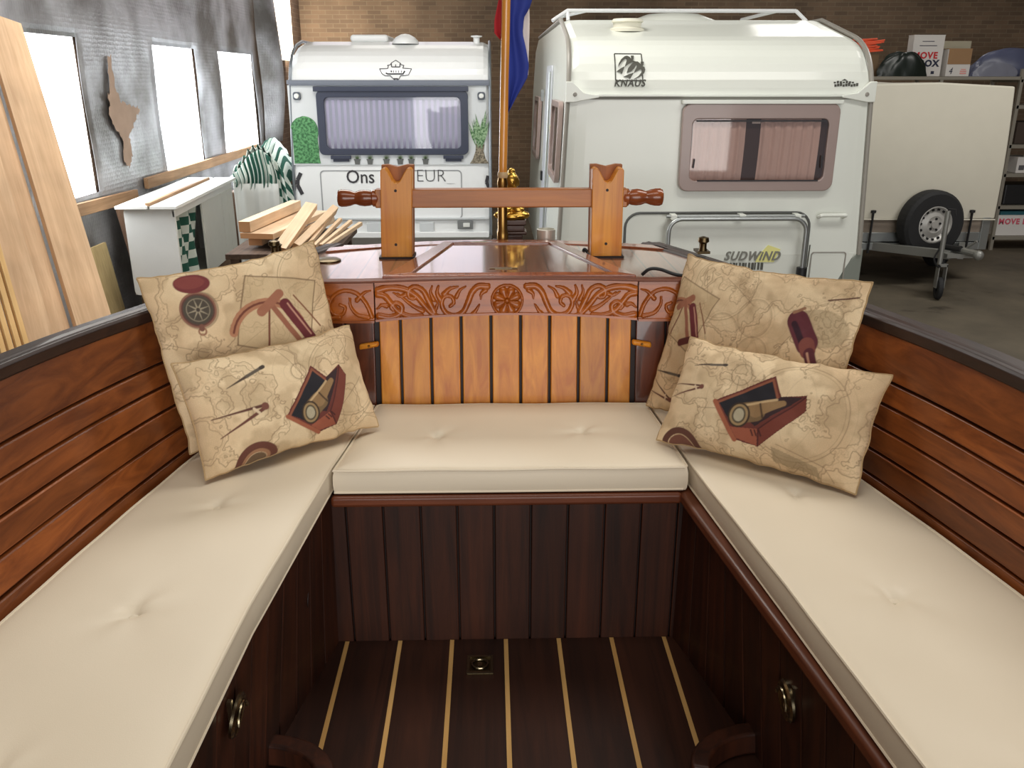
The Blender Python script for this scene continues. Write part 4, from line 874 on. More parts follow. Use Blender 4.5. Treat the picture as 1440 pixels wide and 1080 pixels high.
# ================================================================= CARAVAN WITH PAINTED PLANTS
M_CWHITE = plain('caravan_white', rgb(232, 234, 234), .35, coat=.3, var=.02)
M_CGREY = plain('caravan_light_grey', rgb(206, 210, 212), .4, var=.02)
M_NAVY = plain('dark_navy_frame', rgb(52, 58, 76), .35)
M_TRIM = plain('aluminium_trim', rgb(140, 146, 152), .35, .7)
M_DKTRIM = plain('dark_trim', rgb(78, 84, 94), .4)
M_CURT = plain('lavender_net_curtain', rgb(226, 222, 234), .9, var=.03)
M_INK = plain('dark_ink', rgb(50, 48, 52), .6)
M_TYRE = plain('tyre_rubber', rgb(30, 30, 32), .75, bump=.2)
M_UNDER = plain('underbody', rgb(30, 30, 30), .8)
def body(parent, prof, xl, xr, mat, r=.10, name='body'):
    # prof (y,z) closed outline lofted across x, side edges rounded in at the roof
    cy = sum(p[0] for p in prof)/len(prof); cz = sum(p[1] for p in prof)/len(prof); secs = []
    for t, ins in ((0, r*.55), (.012, r*.25), (.035, r*.06), (.07, 0), (.5, 0), (.93, 0), (.965, r*.06), (.988, r*.25), (1, r*.55)):
        sec = []
        for y, z in prof:
            a, b = xl(z), xr(z); dz = -ins if z > cz+.3 else 0; dy = ins*.5*(1 if y < cy else -1)
            sec.append((a+(b-a)*t, y+dy, z+dz))
        secs.append(sec)
    return MB().loft(secs).build(name, mat, parent, smooth=False)
c1 = empty('caravan', (-.94, 10.3, 0), 'older white caravan with a dark-framed window, painted plants and hand-lettered locker', 'caravan', None)
prof = [(8.5, .70), (8.5, 2.11), (8.515, 2.18), (8.535, 2.23), (8.57, 2.29), (8.62, 2.345), (8.68, 2.385), (8.75, 2.415), (8.84, 2.445), (9.1, 2.485), (12.1, 2.485), (12.6, 2.4), (12.85, 2.1), (12.85, .55), (8.7, .55)]
b1 = body(c1, prof, lambda z: -1.905+(z-.7)*.045, lambda z: .010, M_CWHITE)
MB().box(-1.80, -.06, 8.7, 12.7, .42, .56).build('chassis', M_UNDER, c1)
mb = MB(); mb.box(-1.86, -.03, 8.485, 8.5, 1.375, 2.09); mb.build('grey_band', M_CGREY, c1)
mb = MB(); mb.box(-1.84, .0, 8.468, 8.5, 2.085, 2.098); mb.box(-1.86, .0, 8.474, 8.5, 2.098, 2.135); mb.build('gutter_rail', plain('gutter_grey', rgb(112, 118, 130), .4), c1, bevel=.003)
for x, tw in ((-1.0, 0),): pass
def edge_trim(parent, xf, prof, mat, w=.03):
    pts = prof[:11]; mb = MB(); mb.tube([(xf(z), y-.004, z) for y, z in pts], .014, 8); return mb.build('edge_trim', mat, parent, smooth=True)
edge_trim(c1, lambda z: -1.895+(z-.7)*.045, prof, M_TRIM); edge_trim(c1, lambda z: .004, prof, M_TRIM)
# window
y = 8.455
mb = MB(); ringprism(mb, rrect(-1.60, -.20, 1.468, 2.045, .05, y), rrect(-1.53, -.27, 1.525, 1.985, .045, y), (0, .045, 0)); fr1 = mb.build('window_frame', M_NAVY, c1, bevel=.006)
MB().box(-1.62, -.195, 8.44, 8.50, 2.035, 2.08).build('window_hinge_rail', M_NAVY, fr1, bevel=.004)
MB().prism(rrect(-1.55, -.25, 1.50, 2.01, .05, 8.492), (0, .006, 0)).build('window_backing', M_CURT, fr1)
cloth('net_curtain', lambda u, v: (-1.545+1.29*u, 8.485+.0009*math.sin(u*150), 1.50+.46*v), 300, 4, M_CURT, .001, parent=fr1)
MB().prism(rrect(-1.55, -.25, 1.50, 2.01, .05, 8.462), (0, .004, 0)).build('pane', glassmat('light_window_acrylic', (.86, .86, .9, 1)), fr1)
for x in (-1.50, -.44): MB().box(x, x+.19, 8.455, 8.50, 1.43, 1.462).box(x+.02, x+.17, 8.47, 8.50, 1.405, 1.435).build('window_catch', M_NAVY, fr1, bevel=.003)
for x in (-1.775, -.075):
    l_ = MB().prism(rrect(x-.035, x+.035, 1.96, 2.03, .02, 8.46), (0, .03, 0)).build('marker_light', M_DKTRIM, c1, bevel=.004)
    MB().lathe([(.024, 0), (.02, .012), (.001, .016)], (x, 8.46, 1.995), (0, -1, 0), 16).build('lens', M_WHITE, l_, smooth=True)
# painted bush, tub plant and the six little pots
def green(name, c1_, c2_, sc=60):
    m, N, L, B = newmat(name); tc = N.new('ShaderNodeTexCoord'); nz = N.new('ShaderNodeTexNoise'); nz.inputs['Scale'].default_value = sc; nz.inputs['Detail'].default_value = 4; L.new(tc.outputs['Object'], nz.inputs['Vector'])
    rp = N.new('ShaderNodeValToRGB'); rp.color_ramp.elements[0].position = .4; rp.color_ramp.elements[1].position = .6; rp.color_ramp.elements[0].color = c1_; rp.color_ramp.elements[1].color = c2_; L.new(nz.outputs['Fac'], rp.inputs['Fac']); L.new(rp.outputs['Color'], B.inputs['Base Color']); B.inputs['Roughness'].default_value = .6; return m
M_BUSH = green('painted_bush_green', rgb(36, 92, 48), rgb(92, 154, 98), 45); M_LEAFP = green('painted_leaf_green', rgb(64, 106, 62), rgb(150, 178, 140), 50); M_TRUNKP = green('painted_trunk', rgb(92, 84, 70), rgb(150, 140, 120), 70)
M_POTP = plain('painted_pot_grey', rgb(92, 94, 92), .7); M_SPRIG = plain('painted_sprig', rgb(104, 126, 88), .7)
rr = random.Random(3)
bush = [(-1.845, 1.39), (-1.60, 1.39)]+[(-1.60-.02*rr.random(), 1.42+.05*k) for k in range(7)]+[(-1.73+.12*math.cos(a)*(1+.06*rr.random()), 1.70+.11*math.sin(a)*(1+.1*rr.random())) for a in np.linspace(.1, PI-.1, 14)]+[(-1.845, 1.70)]
MB().prism([(x, 8.479, z) for x, z in bush], (0, .005, 0)).build('painted_bush', M_BUSH, c1)
tp = MB()
for k in range(34):
    a = rr.uniform(-.75, .75); L_ = rr.uniform(.16, .30); x0, z0 = -.095+rr.uniform(-.03, .03), 1.54+rr.uniform(-.03, .06); x1, z1 = x0+math.sin(a)*L_*.5, z0+math.cos(a)*L_; w = rr.uniform(.008, .016)
    x1 = min(x1, -.005); m_ = ((x0+x1)/2, (z0+z1)/2); nx, nz_ = (z1-z0)/L_, -(x1-x0)/L_
    yy = 8.4785-.0001*k; tp.prism([(x0, yy, z0), (m_[0]+nx*w, yy, m_[1]+nz_*w), (x1, yy, z1), (m_[0]-nx*w, yy, m_[1]-nz_*w)], (0, .004, 0))
tpo = tp.build('painted_tub_plant', M_LEAFP, c1)
MB().prism([(x, 8.480, z) for x, z in [(-.19, 1.385), (-.01, 1.385), (-.04, 1.43), (-.06, 1.50), (-.05, 1.56), (-.13, 1.57), (-.135, 1.50), (-.16, 1.43)]], (0, .004, 0)).build('painted_trunk', M_TRUNKP, tpo)
for i, x in enumerate((-1.255, -1.135, -.98, -.85, -.745, -.61)):
    p = MB().prism([(x-.028, 8.479, 1.425), (x+.028, 8.479, 1.425), (x+.022, 8.479, 1.38), (x-.022, 8.479, 1.38)], (0, .005, 0)).prism([(x-.032, 8.478, 1.43), (x+.032, 8.478, 1.43), (x+.032, 8.478, 1.418), (x-.032, 8.478, 1.418)], (0, .005, 0)).build('painted_pot', M_POTP, c1)
    mb = MB()
    for k in range(7):
        a = -1.1+2.2*k/6; mb.prism([(x-.006, 8.4785, 1.428), (x+.006, 8.4785, 1.428), (x+math.sin(a)*.042, 8.4785, 1.43+math.cos(a)*.038)], (0, .004, 0))
    mb.build('painted_sprig', M_SPRIG, p)
# winged crest above the window
mb = MB(); f = lambda x, z: (-.863+x, z)
def line2(mb, pts, w, yf, d=.003):
    for (x0, z0), (x1, z1) in zip(pts[:-1], pts[1:]):
        L_ = math.hypot(x1-x0, z1-z0) or 1e-6; nx, nz_ = -(z1-z0)/L_*w/2, (x1-x0)/L_*w/2
        for s_ in range(max(1, int(abs(z1-z0)/.03))):
            n_ = max(1, int(abs(z1-z0)/.03)); ta, tb_ = s_/n_, (s_+1)/n_; xa, xb, za, zb_ = x0+(x1-x0)*ta, x0+(x1-x0)*tb_, z0+(z1-z0)*ta, z0+(z1-z0)*tb_
            mb.prism([(xa+nx, yf(za), za+nz_), (xb+nx, yf(zb_), zb_+nz_), (xb-nx, yf(zb_), zb_-nz_), (xa-nx, yf(za), za-nz_)], (0, d, 0))
yc = lambda z: float(np.interp(z, [p[1] for p in prof[:10]], [p[0] for p in prof[:10]]))-.006
K = .0035
def cr(px_, pz_): return (-.863+(px_-725)*.000295, 2.205-(pz_-540)*.00030)
for L_, w in ([[(225, 450), (480, 445), (500, 380), (470, 350), (560, 330), (590, 280), (725, 200), (865, 280), (900, 330), (985, 350), (950, 430), (1225, 450), (1130, 620), (1040, 640)], .006], [[(225, 450), (300, 590), (400, 650), (560, 650), (650, 740), (735, 800), (830, 740), (880, 650), (1040, 640)], .006], [[(420, 570), (480, 598), (960, 598), (1015, 510)], .012], [[(590, 290), (600, 395), (860, 395), (865, 290)], .008], [[(725, 320), (725, 400)], .007], [[(585, 500), (600, 550)], .012], [[(660, 500), (660, 560)], .006], [[(740, 500), (740, 560)], .006], [[(820, 500), (820, 560)], .006], [[(910, 500), (910, 560)], .006], [[(660, 740), (800, 740)], .012], [[(735, 780), (735, 820)], .018]): line2(mb, [cr(*q) for q in L_], w, yc, .008)
mb.build('winged_crest', M_INK, c1)
# locker door outline, lettering, marks, lower skirt and lights
mb = MB(); ringprism(mb, rrect(-1.62, -.27, .86, 1.325, .04, 8.4955), rrect(-1.610, -.28, .87, 1.315, .035, 8.4955), (0, .008, 0)); mb.build('locker_seam', plain('seam_grey', rgb(150, 152, 154), .6), c1)
text_mesh('painted_lettering', 'Ons', (-1.375, 8.4965, 1.205), .175, M_INK, c1, .002, 0, .001, .92)
text_mesh('painted_lettering', 'L', (-.80, 8.4965, 1.195), .185, M_INK, c1, .002, 0, -.004, .9)
text_mesh('painted_lettering', 'EUR_', (-.71, 8.4965, 1.215), .17, M_INK, c1, .002, 0, -.004, .95)
for L_, w in (([(-1.80, 1.30), (-1.835, 1.235), (-1.84, 1.19), (-1.80, 1.10)], .035), ([(-.02, 1.27), (-.035, 1.21), (-.01, 1.15)], .03)): mb = MB(); line2(mb, L_, w, lambda z: 8.496, .006); mb.build('painted_mark', M_INK, c1)
mb = MB(); mb.box(-1.87, -.02, 8.47, 8.5, .86, .875); mb.build('skirt_ledge', M_CGREY, c1); MB().box(-1.87, -.01, 8.47, 8.5, .68, .74).build('bumper', M_CWHITE, c1, bevel=.01)
for x in (-1.70, -.245):
    p = MB().box(x-.075, x+.075, 8.475, 8.5, .765, .845).build('lamp_recess', plain('lamp_grey', rgb(120, 122, 122), .5), c1, bevel=.006); MB().box(x-.02, x+.045, 8.466, 8.476, .785, .825).build('lamp_lens', M_WHITE, p, bevel=.004)
for x in (-1.13, -.62): MB().box(x-.07, x+.07, 8.485, 8.5, .74, .83).build('vent_grille', M_CGREY, c1, bevel=.006)
MB().box(-1.35, -.98, 9.1, 9.8, 2.48, 2.55).build('roof_hatch', M_CWHITE, c1, bevel=.03, seg=4)
MB().lathe([(.13, 0), (.12, .03), (.09, .06), (.04, .085), (.001, .09)], (-.80, 8.95, 2.46), n=24).build('roof_dome', M_CWHITE, c1, smooth=True)
MB().lathe([(.03, -.03), (.03, .05), (.055, .055), (.055, .065), (.001, .07)], (-.12, 9.0, 2.47), n=16).build('roof_vent', M_CWHITE, c1, smooth=True)
def wheel(parent, c, ax, R_, w, rim=.6, name='wheel', detail=False):
    ax = Vector(ax); mb = MB(); mb.lathe([(R_*rim, -w/2), (R_*.9, -w/2), (R_*.985, -w*.36), (R_, -w*.2), (R_, w*.2), (R_*.985, w*.36), (R_*.9, w/2), (R_*rim, w/2), (R_*rim*.93, w*.3), (R_*rim*.93, -w*.3), (R_*rim, -w/2)], c, ax, 40, caps=False)
    t = mb.build(name, M_TYRE, parent, smooth=False)
    mb = MB(); mb.lathe([(R_*rim*.99, w*.47), (R_*rim*.93, w*.49), (R_*rim*.88, w*.38), (R_*rim*.74, w*.30), (R_*rim*.60, w*.36), (R_*rim*.45, w*.42), (R_*rim*.36, w*.38), (R_*rim*.22, w*.38), (R_*rim*.2, w*.46), (.001, w*.46)], c, ax, 40, caps=False)
    r_ = mb.build('rim', plain('silver_wheel_paint', rgb(186, 184, 180), .4, .3), t, smooth=True)
    if detail:
        a = ax.orthogonal().normalized(); b = ax.cross(a); c = Vector(c); mb = MB()
        for k in range(15):
            q = 2*PI*k/15; u = a*math.cos(q)+b*math.sin(q); mb.obox(c+u*R_*rim*.80+ax*w*.345, u*R_*rim*.05, ax.cross(u)*R_*rim*.06, ax*w*.06)
        mb.build('rim_slots', M_BLACK, t); mb = MB()
        for k in range(5):
            q = 2*PI*k/5; u = a*math.cos(q)+b*math.sin(q); mb.lathe([(.001, 0), (.012, 0), (.012, -.02)], c+u*R_*rim*.31+ax*w*.44, ax, 10)
        mb.build('wheel_bolts', M_BLACK, t)
    return t
for x in (-1.78, -.12): wheel(c1, (x, 10.9, .31), (-1 if x < -1 else 1, 0, 0), .31, .17)

# ================================================================= LARGE CARAVAN
c2 = empty('caravan', (1.53, 8.3, 0), 'large cream-white caravan with a brown-framed curtained window and a folded tube rack', 'caravan')
p2 = [(6.0, .98), (6.0, 2.03), (6.006, 2.09), (6.018, 2.14), (6.036, 2.19), (6.062, 2.24), (6.096, 2.285), (6.14, 2.325), (6.19, 2.357), (6.26, 2.39), (6.36, 2.42), (7.0, 2.56), (10.0, 2.56), (10.5, 2.45), (10.6, 2.0), (10.6, .55), (6.6, .55), (6.12, .72)]
XL = lambda z: .458+max(0, z-.9)*.045; XR = lambda z: 2.60-max(0, z-.9)*.055
body(c2, p2, XL, XR, plain('caravan_cream', rgb(234, 238, 230), .32, coat=.3, var=.015), r=.05)
M_CREAM = MATS['caravan_cream']; M_WARMG = plain('warm_grey_trim', rgb(150, 146, 138), .4)
mb = MB(); mb.prism([(.47, 6.0, .99), (2.56, 6.0, .99), (2.42, 6.02, .70), (.47, 6.02, .70)], (0, .10, 0)); mb.build('lower_panel', M_CREAM, c2)
mb = MB(); mb.prism([(2.60, 6.0, 1.02), (2.62, 6.0, 1.02), (2.64, 6.05, .55), (2.30, 6.05, .55), (2.44, 6.03, .80)], (0, .35, 0)); mb.build('corner_skirt', plain('skirt_grey_green', rgb(134, 140, 132), .5), c2, bevel=.01)
MB().box(.6, 2.45, 6.7, 10.4, .42, .56).build('chassis', M_UNDER, c2)
edge = p2[:12]
for xf in (lambda z: XL(z)+.006, lambda z: XR(z)-.006):
    MB().tube([(xf(z), y_-.003, z) for y_, z in edge]+[(xf(2.56), 9.9, 2.555)], .016, 8).build('edge_trim', M_WARMG, c2, smooth=True)
mb = MB(); mb.box(.53, 2.52, 5.975, 6.0, 2.035, 2.052); mb.build('seam_rail', M_CREAM, c2, bevel=.004); MB().box(.50, 2.53, 5.994, 6.0, 2.018, 2.034).build('seam_shadow_strip', plain('seam_shadow_grey', rgb(140, 138, 130), .6), c2)  # grey strip painted as the shadow line under the seam rail
for xc, sg in ((.50, 1), (2.55, -1)):
    b_ = MB().prism([(xc, 5.97, 2.0), (xc+sg*.05, 5.97, 2.0), (xc+sg*.22, 5.97, 2.03), (xc+sg*.22, 5.97, 2.045), (xc+sg*.12, 5.97, 2.06), (xc+sg*.04, 5.97, 2.13), (xc, 5.97, 2.13)], (0, .035, 0)).build('corner_bracket', M_CREAM, c2, bevel=.005)
    MB().lathe([(.014, 0), (.012, .006), (.001, .007)], (xc+sg*.06, 5.969, 2.05), (0, -1, 0), 14).build('bracket_screw', M_WARMG, b_)
# window: opaque rose-brown frame, tinted acrylic pane, two curtains
M_ROSE = plain('rose_brown_frame', rgb(160, 140, 134), .35, coat=.3)
wo = rrect(1.275, 2.325, 1.425, 1.995, .06, 5.955); wi = rrect(1.345, 2.255, 1.495, 1.895, .04, 5.955)
wf = ringprism(MB(), wo, wi, (0, .045, 0)).build('window_frame', M_ROSE, c2, bevel=.008)
MB().box(1.27, 2.335, 5.945, 6.0, 1.99, 2.014).build('window_hinge_rail', M_CREAM, wf, bevel=.004)
MB().prism(rrect(1.31, 2.29, 1.46, 1.94, .05, 5.993), (0, .006, 0)).build('window_backing', plain('dark_cabin', rgb(72, 58, 54), .8), wf)
M_CUR2 = plain('rose_curtain', rgb(222, 206, 198), .9, var=.05)
def curtain(x0, x1, ph): return cloth('curtain', lambda u, v: (x0+(x1-x0)*u+.01*math.sin(v*2), 5.982+.008*math.sin(u*34+ph)+.003*math.sin(u*71), 1.46+.44*v), 80, 6, M_CUR2, .001, parent=wf)
curtain(1.345, 1.70, 0); curtain(1.80, 2.20, 1.5)
MB().prism(rrect(1.33, 2.27, 1.48, 1.91, .05, 5.962), (0, .004, 0)).build('pane', glassmat('rose_tinted_acrylic', (.90, .84, .82, 1)), wf)
mb = MB(); mb.box(1.37, 2.24, 5.95, 5.962, 1.878, 1.888); mb.box(1.40, 2.22, 5.95, 5.962, 1.492, 1.500); mb.tube([(1.365, 5.954, 1.58), (1.37, 5.954, 1.64)], .006, 6); mb.tube([(2.235, 5.954, 1.58), (2.23, 5.954, 1.66)], .008, 6); mb.build('window_stay', M_INK, wf)
MB().box(1.745, 1.80, 5.972, 5.98, 1.865, 1.885).build('curtain_clip', M_WHITE, wf)
# emblem: two swallows in a square, with the lettering
def em(px_, pz_): return (.825+(px_-255)*.000319, 2.304-(pz_-235)*.00031)
ye = lambda z: float(np.interp(z, [q[1] for q in edge], [q[0] for q in edge]))-.004
mb = MB(); line2(mb, [em(*q) for q in ((262, 240), (820, 245), (828, 780), (268, 778), (262, 240))], .008, ye, .006)
def epoly(mb, P):
    P = [em(*q) for q in P]; cz = sum(z for _, z in P)/len(P)
    mb.prism([(x, ye(z)-.006, z) for x, z in P], (0, .010, 0))
M_EM = plain('emblem_grey', rgb(78, 78, 70), .5)
for P in ([(325, 500), (345, 430), (400, 345), (470, 290), (520, 278), (570, 300), (600, 345), (600, 275), (660, 275), (650, 350), (630, 375), (690, 395), (700, 420), (620, 410), (550, 440), (460, 500), (520, 350), (490, 335), (430, 370), (370, 440)],
          [(290, 595), (380, 530), (455, 495), (400, 640), (370, 610), (335, 600)],
          [(500, 620), (530, 530), (600, 450), (680, 395), (730, 395), (775, 430), (790, 455), (795, 400), (855, 400), (845, 465), (830, 490), (868, 510), (880, 560), (860, 620), (820, 665), (750, 710), (640, 750), (740, 690), (800, 620), (815, 570), (790, 545), (700, 590), (650, 615), (725, 480), (700, 460), (650, 540), (590, 590)],
          [(435, 700), (540, 650), (640, 622), (565, 745), (540, 715), (490, 705)]): epoly(mb, P)
mb.build('swallow_emblem', M_EM, c2)
tm = text_mesh('lettering', 'KNAUS', (.818, ye(2.10)-.002, 2.10), .060, M_EM, c2, .004, .2, .0014, .95)
text_mesh('small_lettering', 'Reisebüro\nWENNMANN', (2.27, ye(2.12)-.002, 2.135), .030, M_EM, c2, .003, .2, .0006, .8) if False else None
mb = MB()
for k in range(9): mb.box(2.28+.018*k, 2.293+.018*k, ye(2.11)-.003, ye(2.11)+.004, 2.097+.002*(k % 3), 2.112+.004*((k*7) % 3))
for k in range(7): mb.box(2.275+.02*k, 2.288+.02*k, ye(2.13)-.003, ye(2.13)+.004, 2.119, 2.128+.003*((k*5) % 3))
mb.prism([(2.325, ye(2.14)-.003, 2.136), (2.365, ye(2.14)-.003, 2.136), (2.345, ye(2.14)-.003, 2.146)], (0, .004, 0)); mb.build('dealer_lettering', M_EM, c2)
text_mesh('model_lettering', 'SUDWiND', (1.635, 5.992, .945), .088, plain('lettering_grey', rgb(128, 128, 120), .5), c2, .004, .35, .002, .86)
MB().prism([(1.86, 5.9955, .93), (1.99, 5.9955, .93), (2.03, 5.9955, 1.02), (1.94, 5.9955, 1.05), (1.88, 5.9955, .98)], (0, .006, 0)).build('yellow_accent', plain('pale_yellow_decal', rgb(236, 232, 150), .5), c2)
mb = MB()
for k in range(12): mb.box(1.66+.022*k, 1.668+.022*k+.004*(k % 3), 5.9955, 6.002, .875, .925)
mb.build('barcode_decal', M_EM, c2)
# locker lid outline and the folded carrier of bent tubes
def archpath(x0, x1, z0, z1, r, y_, y2=None, lean_=0):
    y2 = y_ if y2 is None else y2; g = lambda x, z: (x+lean_*(z-z0), y_+(y2-y_)*(z-z0)/(z1-z0), z)
    P = [g(x0, z0)]+[g(x0+r-r*math.cos(a), z1-r+r*math.sin(a)) for a in np.linspace(0, PI/2, 7)]+[g(x1-r+r*math.sin(a), z1-r+r*math.cos(a)) for a in np.linspace(0, PI/2, 7)]+[g(x1, z0)]
    return P
MB().tube(archpath(.93, 2.215, .62, 1.275, .10, 5.996), .009, 8).build('locker_seal', plain('seal_dark_grey', rgb(92, 94, 92), .6), c2, smooth=True)
rk = MB().tube(archpath(1.215, 2.16, .55, 1.248, .09, 5.90, 5.90), .0155, 10).build('carrier_tube', M_ALU, c2, smooth=True)
MB().tube([(1.20, 5.93, 1.262), (2.15, 5.93, 1.262)], .012, 8).build('carrier_bar', M_ALU, rk, smooth=True)
MB().tube([(2.16, 5.90, .60), (2.16, 5.90, .91)], .036, 14).build('foam_sleeve', M_BLACK, rk, smooth=True)
for x in (1.25, 1.72, 2.10): MB().box(x-.02, x+.02, 5.90, 6.0, 1.24, 1.275).build('tube_clamp', M_CREAM, rk, bevel=.004)
MB().tube([(2.235, 5.995, 1.05), (2.228, 5.985, .9), (2.20, 5.985, .82)], .004, 6).build('cable', M_EM, c2)
MB().tube(bezpath([(2.27, 5.99, 1.245), (2.27, 5.95, 1.258), (2.29, 5.945, 1.262), (2.42, 5.945, 1.262), (2.44, 5.95, 1.258), (2.44, 5.99, 1.245)], 5), .014, 8).build('grab_handle', M_CREAM, c2, smooth=True)
mb = MB(); ringprism(mb, rrect(2.25, 2.50, .78, 1.0, .02, 5.995), rrect(2.257, 2.493, .787, .993, .018, 5.995), (0, .006, 0)); mb.build('service_flap', M_WARMG, c2)
# left side: two windows, door, lettering, fittings
XS = lambda z: XL(z)-.02
def side_window(y0, y1, z0, z1, big=True):
    def o_(r, d): return [(XL(p[2])-d, p[0], p[2]) for p in rrect(y0+r, y1-r, z0+r, z1-r, .06, 0)]
    f_ = ringprism(MB(), o_(0, .035), o_(.045, .035), (.035, 0, 0)).build('side_window_frame', M_ROSE, c2, bevel=.006)
    MB().prism(o_(.03, .02), (.012, 0, 0)).build('side_pane', plain('dark_rose_glass', rgb(92, 74, 66), .08, coat=1), f_)
side_window(5.98+.22, 6.95, 1.45, 2.0); side_window(8.7, 9.5, 1.40, 1.98)
dr = MB(); dr.prism([(XL(p[2])-.012, p[0], p[2]) for p in rrect(7.45, 8.1, .62, 2.25, .05, 0)], (.012, 0, 0)); dr = dr.build('entrance_door', plain('door_blue_white', rgb(214, 218, 226), .35), c2)
MB().box(.455, .50, 7.98, 8.06, 1.28, 1.36).build('door_handle', M_BLACK, dr, bevel=.004)
mb = MB(); mb.tube([(XL(2.2)-.03, 7.35, 2.2), (XL(.7)-.02, 7.35, .7)], .01, 6); mb.box(.475, .50, 8.4, 8.46, 1.95, 2.05); mb.build('side_fittings', M_ALU, c2)
MB().box(XL(1.9)-.012, XL(1.9), 7.02, 7.10, 1.65, 1.95).build('side_lettering', M_EM, c2)
MB().box(XL(1.6)-.012, XL(1.6), 7.14, 7.2, 1.4, 1.8).build('yellow_stripe', MATS['pale_yellow_decal'], c2)
# roof: mushroom vent, dome, luggage rails, jockey pole
MB().lathe([(.12, 0), (.12, .02), (.10, .03), (.10, .06), (.115, .065), (.10, .085), (.001, .09)], (.98, 6.62, 2.46), n=28).build('mushroom_vent', plain('ivory_plastic', rgb(224, 222, 206), .5), c2, smooth=True)
MB().lathe([(.40, 0), (.36, .05), (.22, .10), (.001, .115)], (1.55, 7.9, 2.555), n=32).build('roof_dome', M_CREAM, c2, smooth=True)
mb = MB(); mb.tube([(.60, 7.1, 2.56), (.60, 7.15, 2.635), (.62, 8.2, 2.635), (.62, 8.3, 2.56)], .014, 8); mb.tube([(.60, 7.15, 2.635), (2.35, 7.15, 2.635)], .014, 8); mb.tube([(2.35, 7.15, 2.635), (2.42, 7.1, 2.56)], .014, 8); mb.tube([(2.20, 7.15, 2.635), (2.22, 8.2, 2.635), (2.22, 8.3, 2.56)], .014, 8)
mb.tube([(.60, 7.9, 2.635), (.75, 7.15, 2.635)], .012, 8); mb.tube([(.60, 7.15, 2.635), (.48, 7.1, 2.56)], .014, 8); mb.build('roof_rail', plain('white_tube', rgb(222, 224, 226), .4), c2, smooth=True)
for x in (.60, 2.44): wheel(c2, (x, 8.9, .33), (-1 if x < 1 else 1, 0, 0), .33, .18)

# ================================================================= TARPED TRAILER
tr_ = empty('trailer', (4.7, 10.2, 0), 'box trailer under a cream tarpaulin with its spare wheel on the front', 'trailer')
def tarpmat():
    m = plain('cream_tarpaulin', rgb(208, 203, 188), .55, bump=.15, bscale=3, var=.04); return m
M_TARP = tarpmat(); mb = MB(); secs = []
for t in np.linspace(0, 1, 13):
    z = .70+1.39*t; e = .02*math.sin(t*6); tp_ = .035*(1-t)
    secs.append([(3.84-tp_*0, 9.38-.03*math.sin(t*PI), z), (4.65, 9.36-.04*math.sin(t*PI), z+.02*t), (5.46+tp_, 9.38-.03*math.sin(t*PI), z-.02*t), (5.47+tp_, 11.0, z-.02*t), (4.65, 11.02, z+.02*t), (3.83, 11.0, z)])
tarp = MB().loft(secs).build('tarpaulin', M_TARP, tr_, bevel=.02, seg=3)
mb = MB(); mb.tube([(3.86, 9.352, .71), (5.48, 9.352, .70)], .008, 6); mb.build('tarpaulin_hem', M_TARP, tarp, smooth=True)
MB().box(3.86, 5.44, 9.40, 10.98, .55, .72).build('side_board', plain('weathered_ply', rgb(128, 116, 104), .8, var=.15), tr_)
mb = MB(); mb.box(3.84, 5.45, 9.385, 9.40, .46, .56).box(3.84, 5.45, 9.375, 9.39, .37, .45).box(3.84, 3.86, 9.39, 10.98, .37, .56).box(5.43, 5.45, 9.39, 10.98, .37, .56); mb.box(5.36, 5.45, 9.37, 9.40, .37, .72); mb.build('frame_rail', M_ALU, tr_, bevel=.004)
MB().box(3.84, 5.45, 9.395, 10.98, .37, .42).build('chassis', M_UNDER, tr_)
mb = MB()
for a, b in (((4.05, 9.6, .40), (4.72, 8.72, .44)), ((5.3, 9.6, .40), (4.82, 8.72, .44))):
    a = Vector(a); b = Vector(b); d = (b-a); n = Vector((0, 0, 1)).cross(d).normalized(); mb.obox((a+b)/2, d/2, n*.03, (0, 0, .045))
mb.build('drawbar', M_GALV, tr_, bevel=.004)
mb = MB(); mb.box(4.62, 4.90, 8.60, 8.80, .43, .47); mb.tube([(4.76, 8.75, .50), (4.83, 8.45, .50)], .035, 10); mb.ball((4.84, 8.43, .49), .05); mb.tube([(4.80, 8.6, .53), (4.84, 8.50, .62)], .012, 8); mb.build('hitch', M_GALV, tr_, smooth=False)
mb = MB(); mb.tube([(4.70, 8.85, .50), (4.76, 8.62, .52)], .03, 8); mb.tube(bezpath([(4.56, 8.66, .52), (4.5, 8.62, .42), (4.55, 8.6, .34), (4.62, 8.64, .40)], 6), .01, 6); mb.build('brake_cable', M_BLACK, tr_, smooth=True)
jp = MB().tube([(4.575, 8.64, .35), (4.575, 8.64, .90)], .024, 12).build('jockey_pole', M_GALV, tr_, smooth=True)
MB().tube([(4.575, 8.64, .88), (4.575, 8.64, .92), (4.63, 8.60, .92), (4.64, 8.6, .86)], .008, 8).build('crank', M_BLACK, jp, smooth=True)
wheel(tr_, (4.60, 8.63, .115), (.97, -.24, 0), .115, .05, .5, 'jockey_wheel')
mb = MB(); mb.box(4.555, 4.565, 8.60, 8.66, .12, .36).box(4.635, 4.645, 8.60, 8.66, .12, .36).box(4.555, 4.645, 8.60, 8.66, .34, .37); mb.build('wheel_fork', M_GALV, tr_)
wheel(tr_, (4.715, 9.24, .68), (.16, -.987, 0), .355, .20, .56, 'spare_wheel', True)
MB().box(4.66, 4.77, 9.25, 9.40, .40, .72).build('wheel_bracket', M_GALV, tr_)
for x in (4.133, 5.215): MB().tube([(x, 9.345, .78), (x-.003, 9.35, .34)], .013, 6).lathe([(.001, 0), (.028, .005), (.028, .03), (.001, .035)], (x, 9.345, .775), n=12).build('rubber_strap', M_BLACK, tr_)
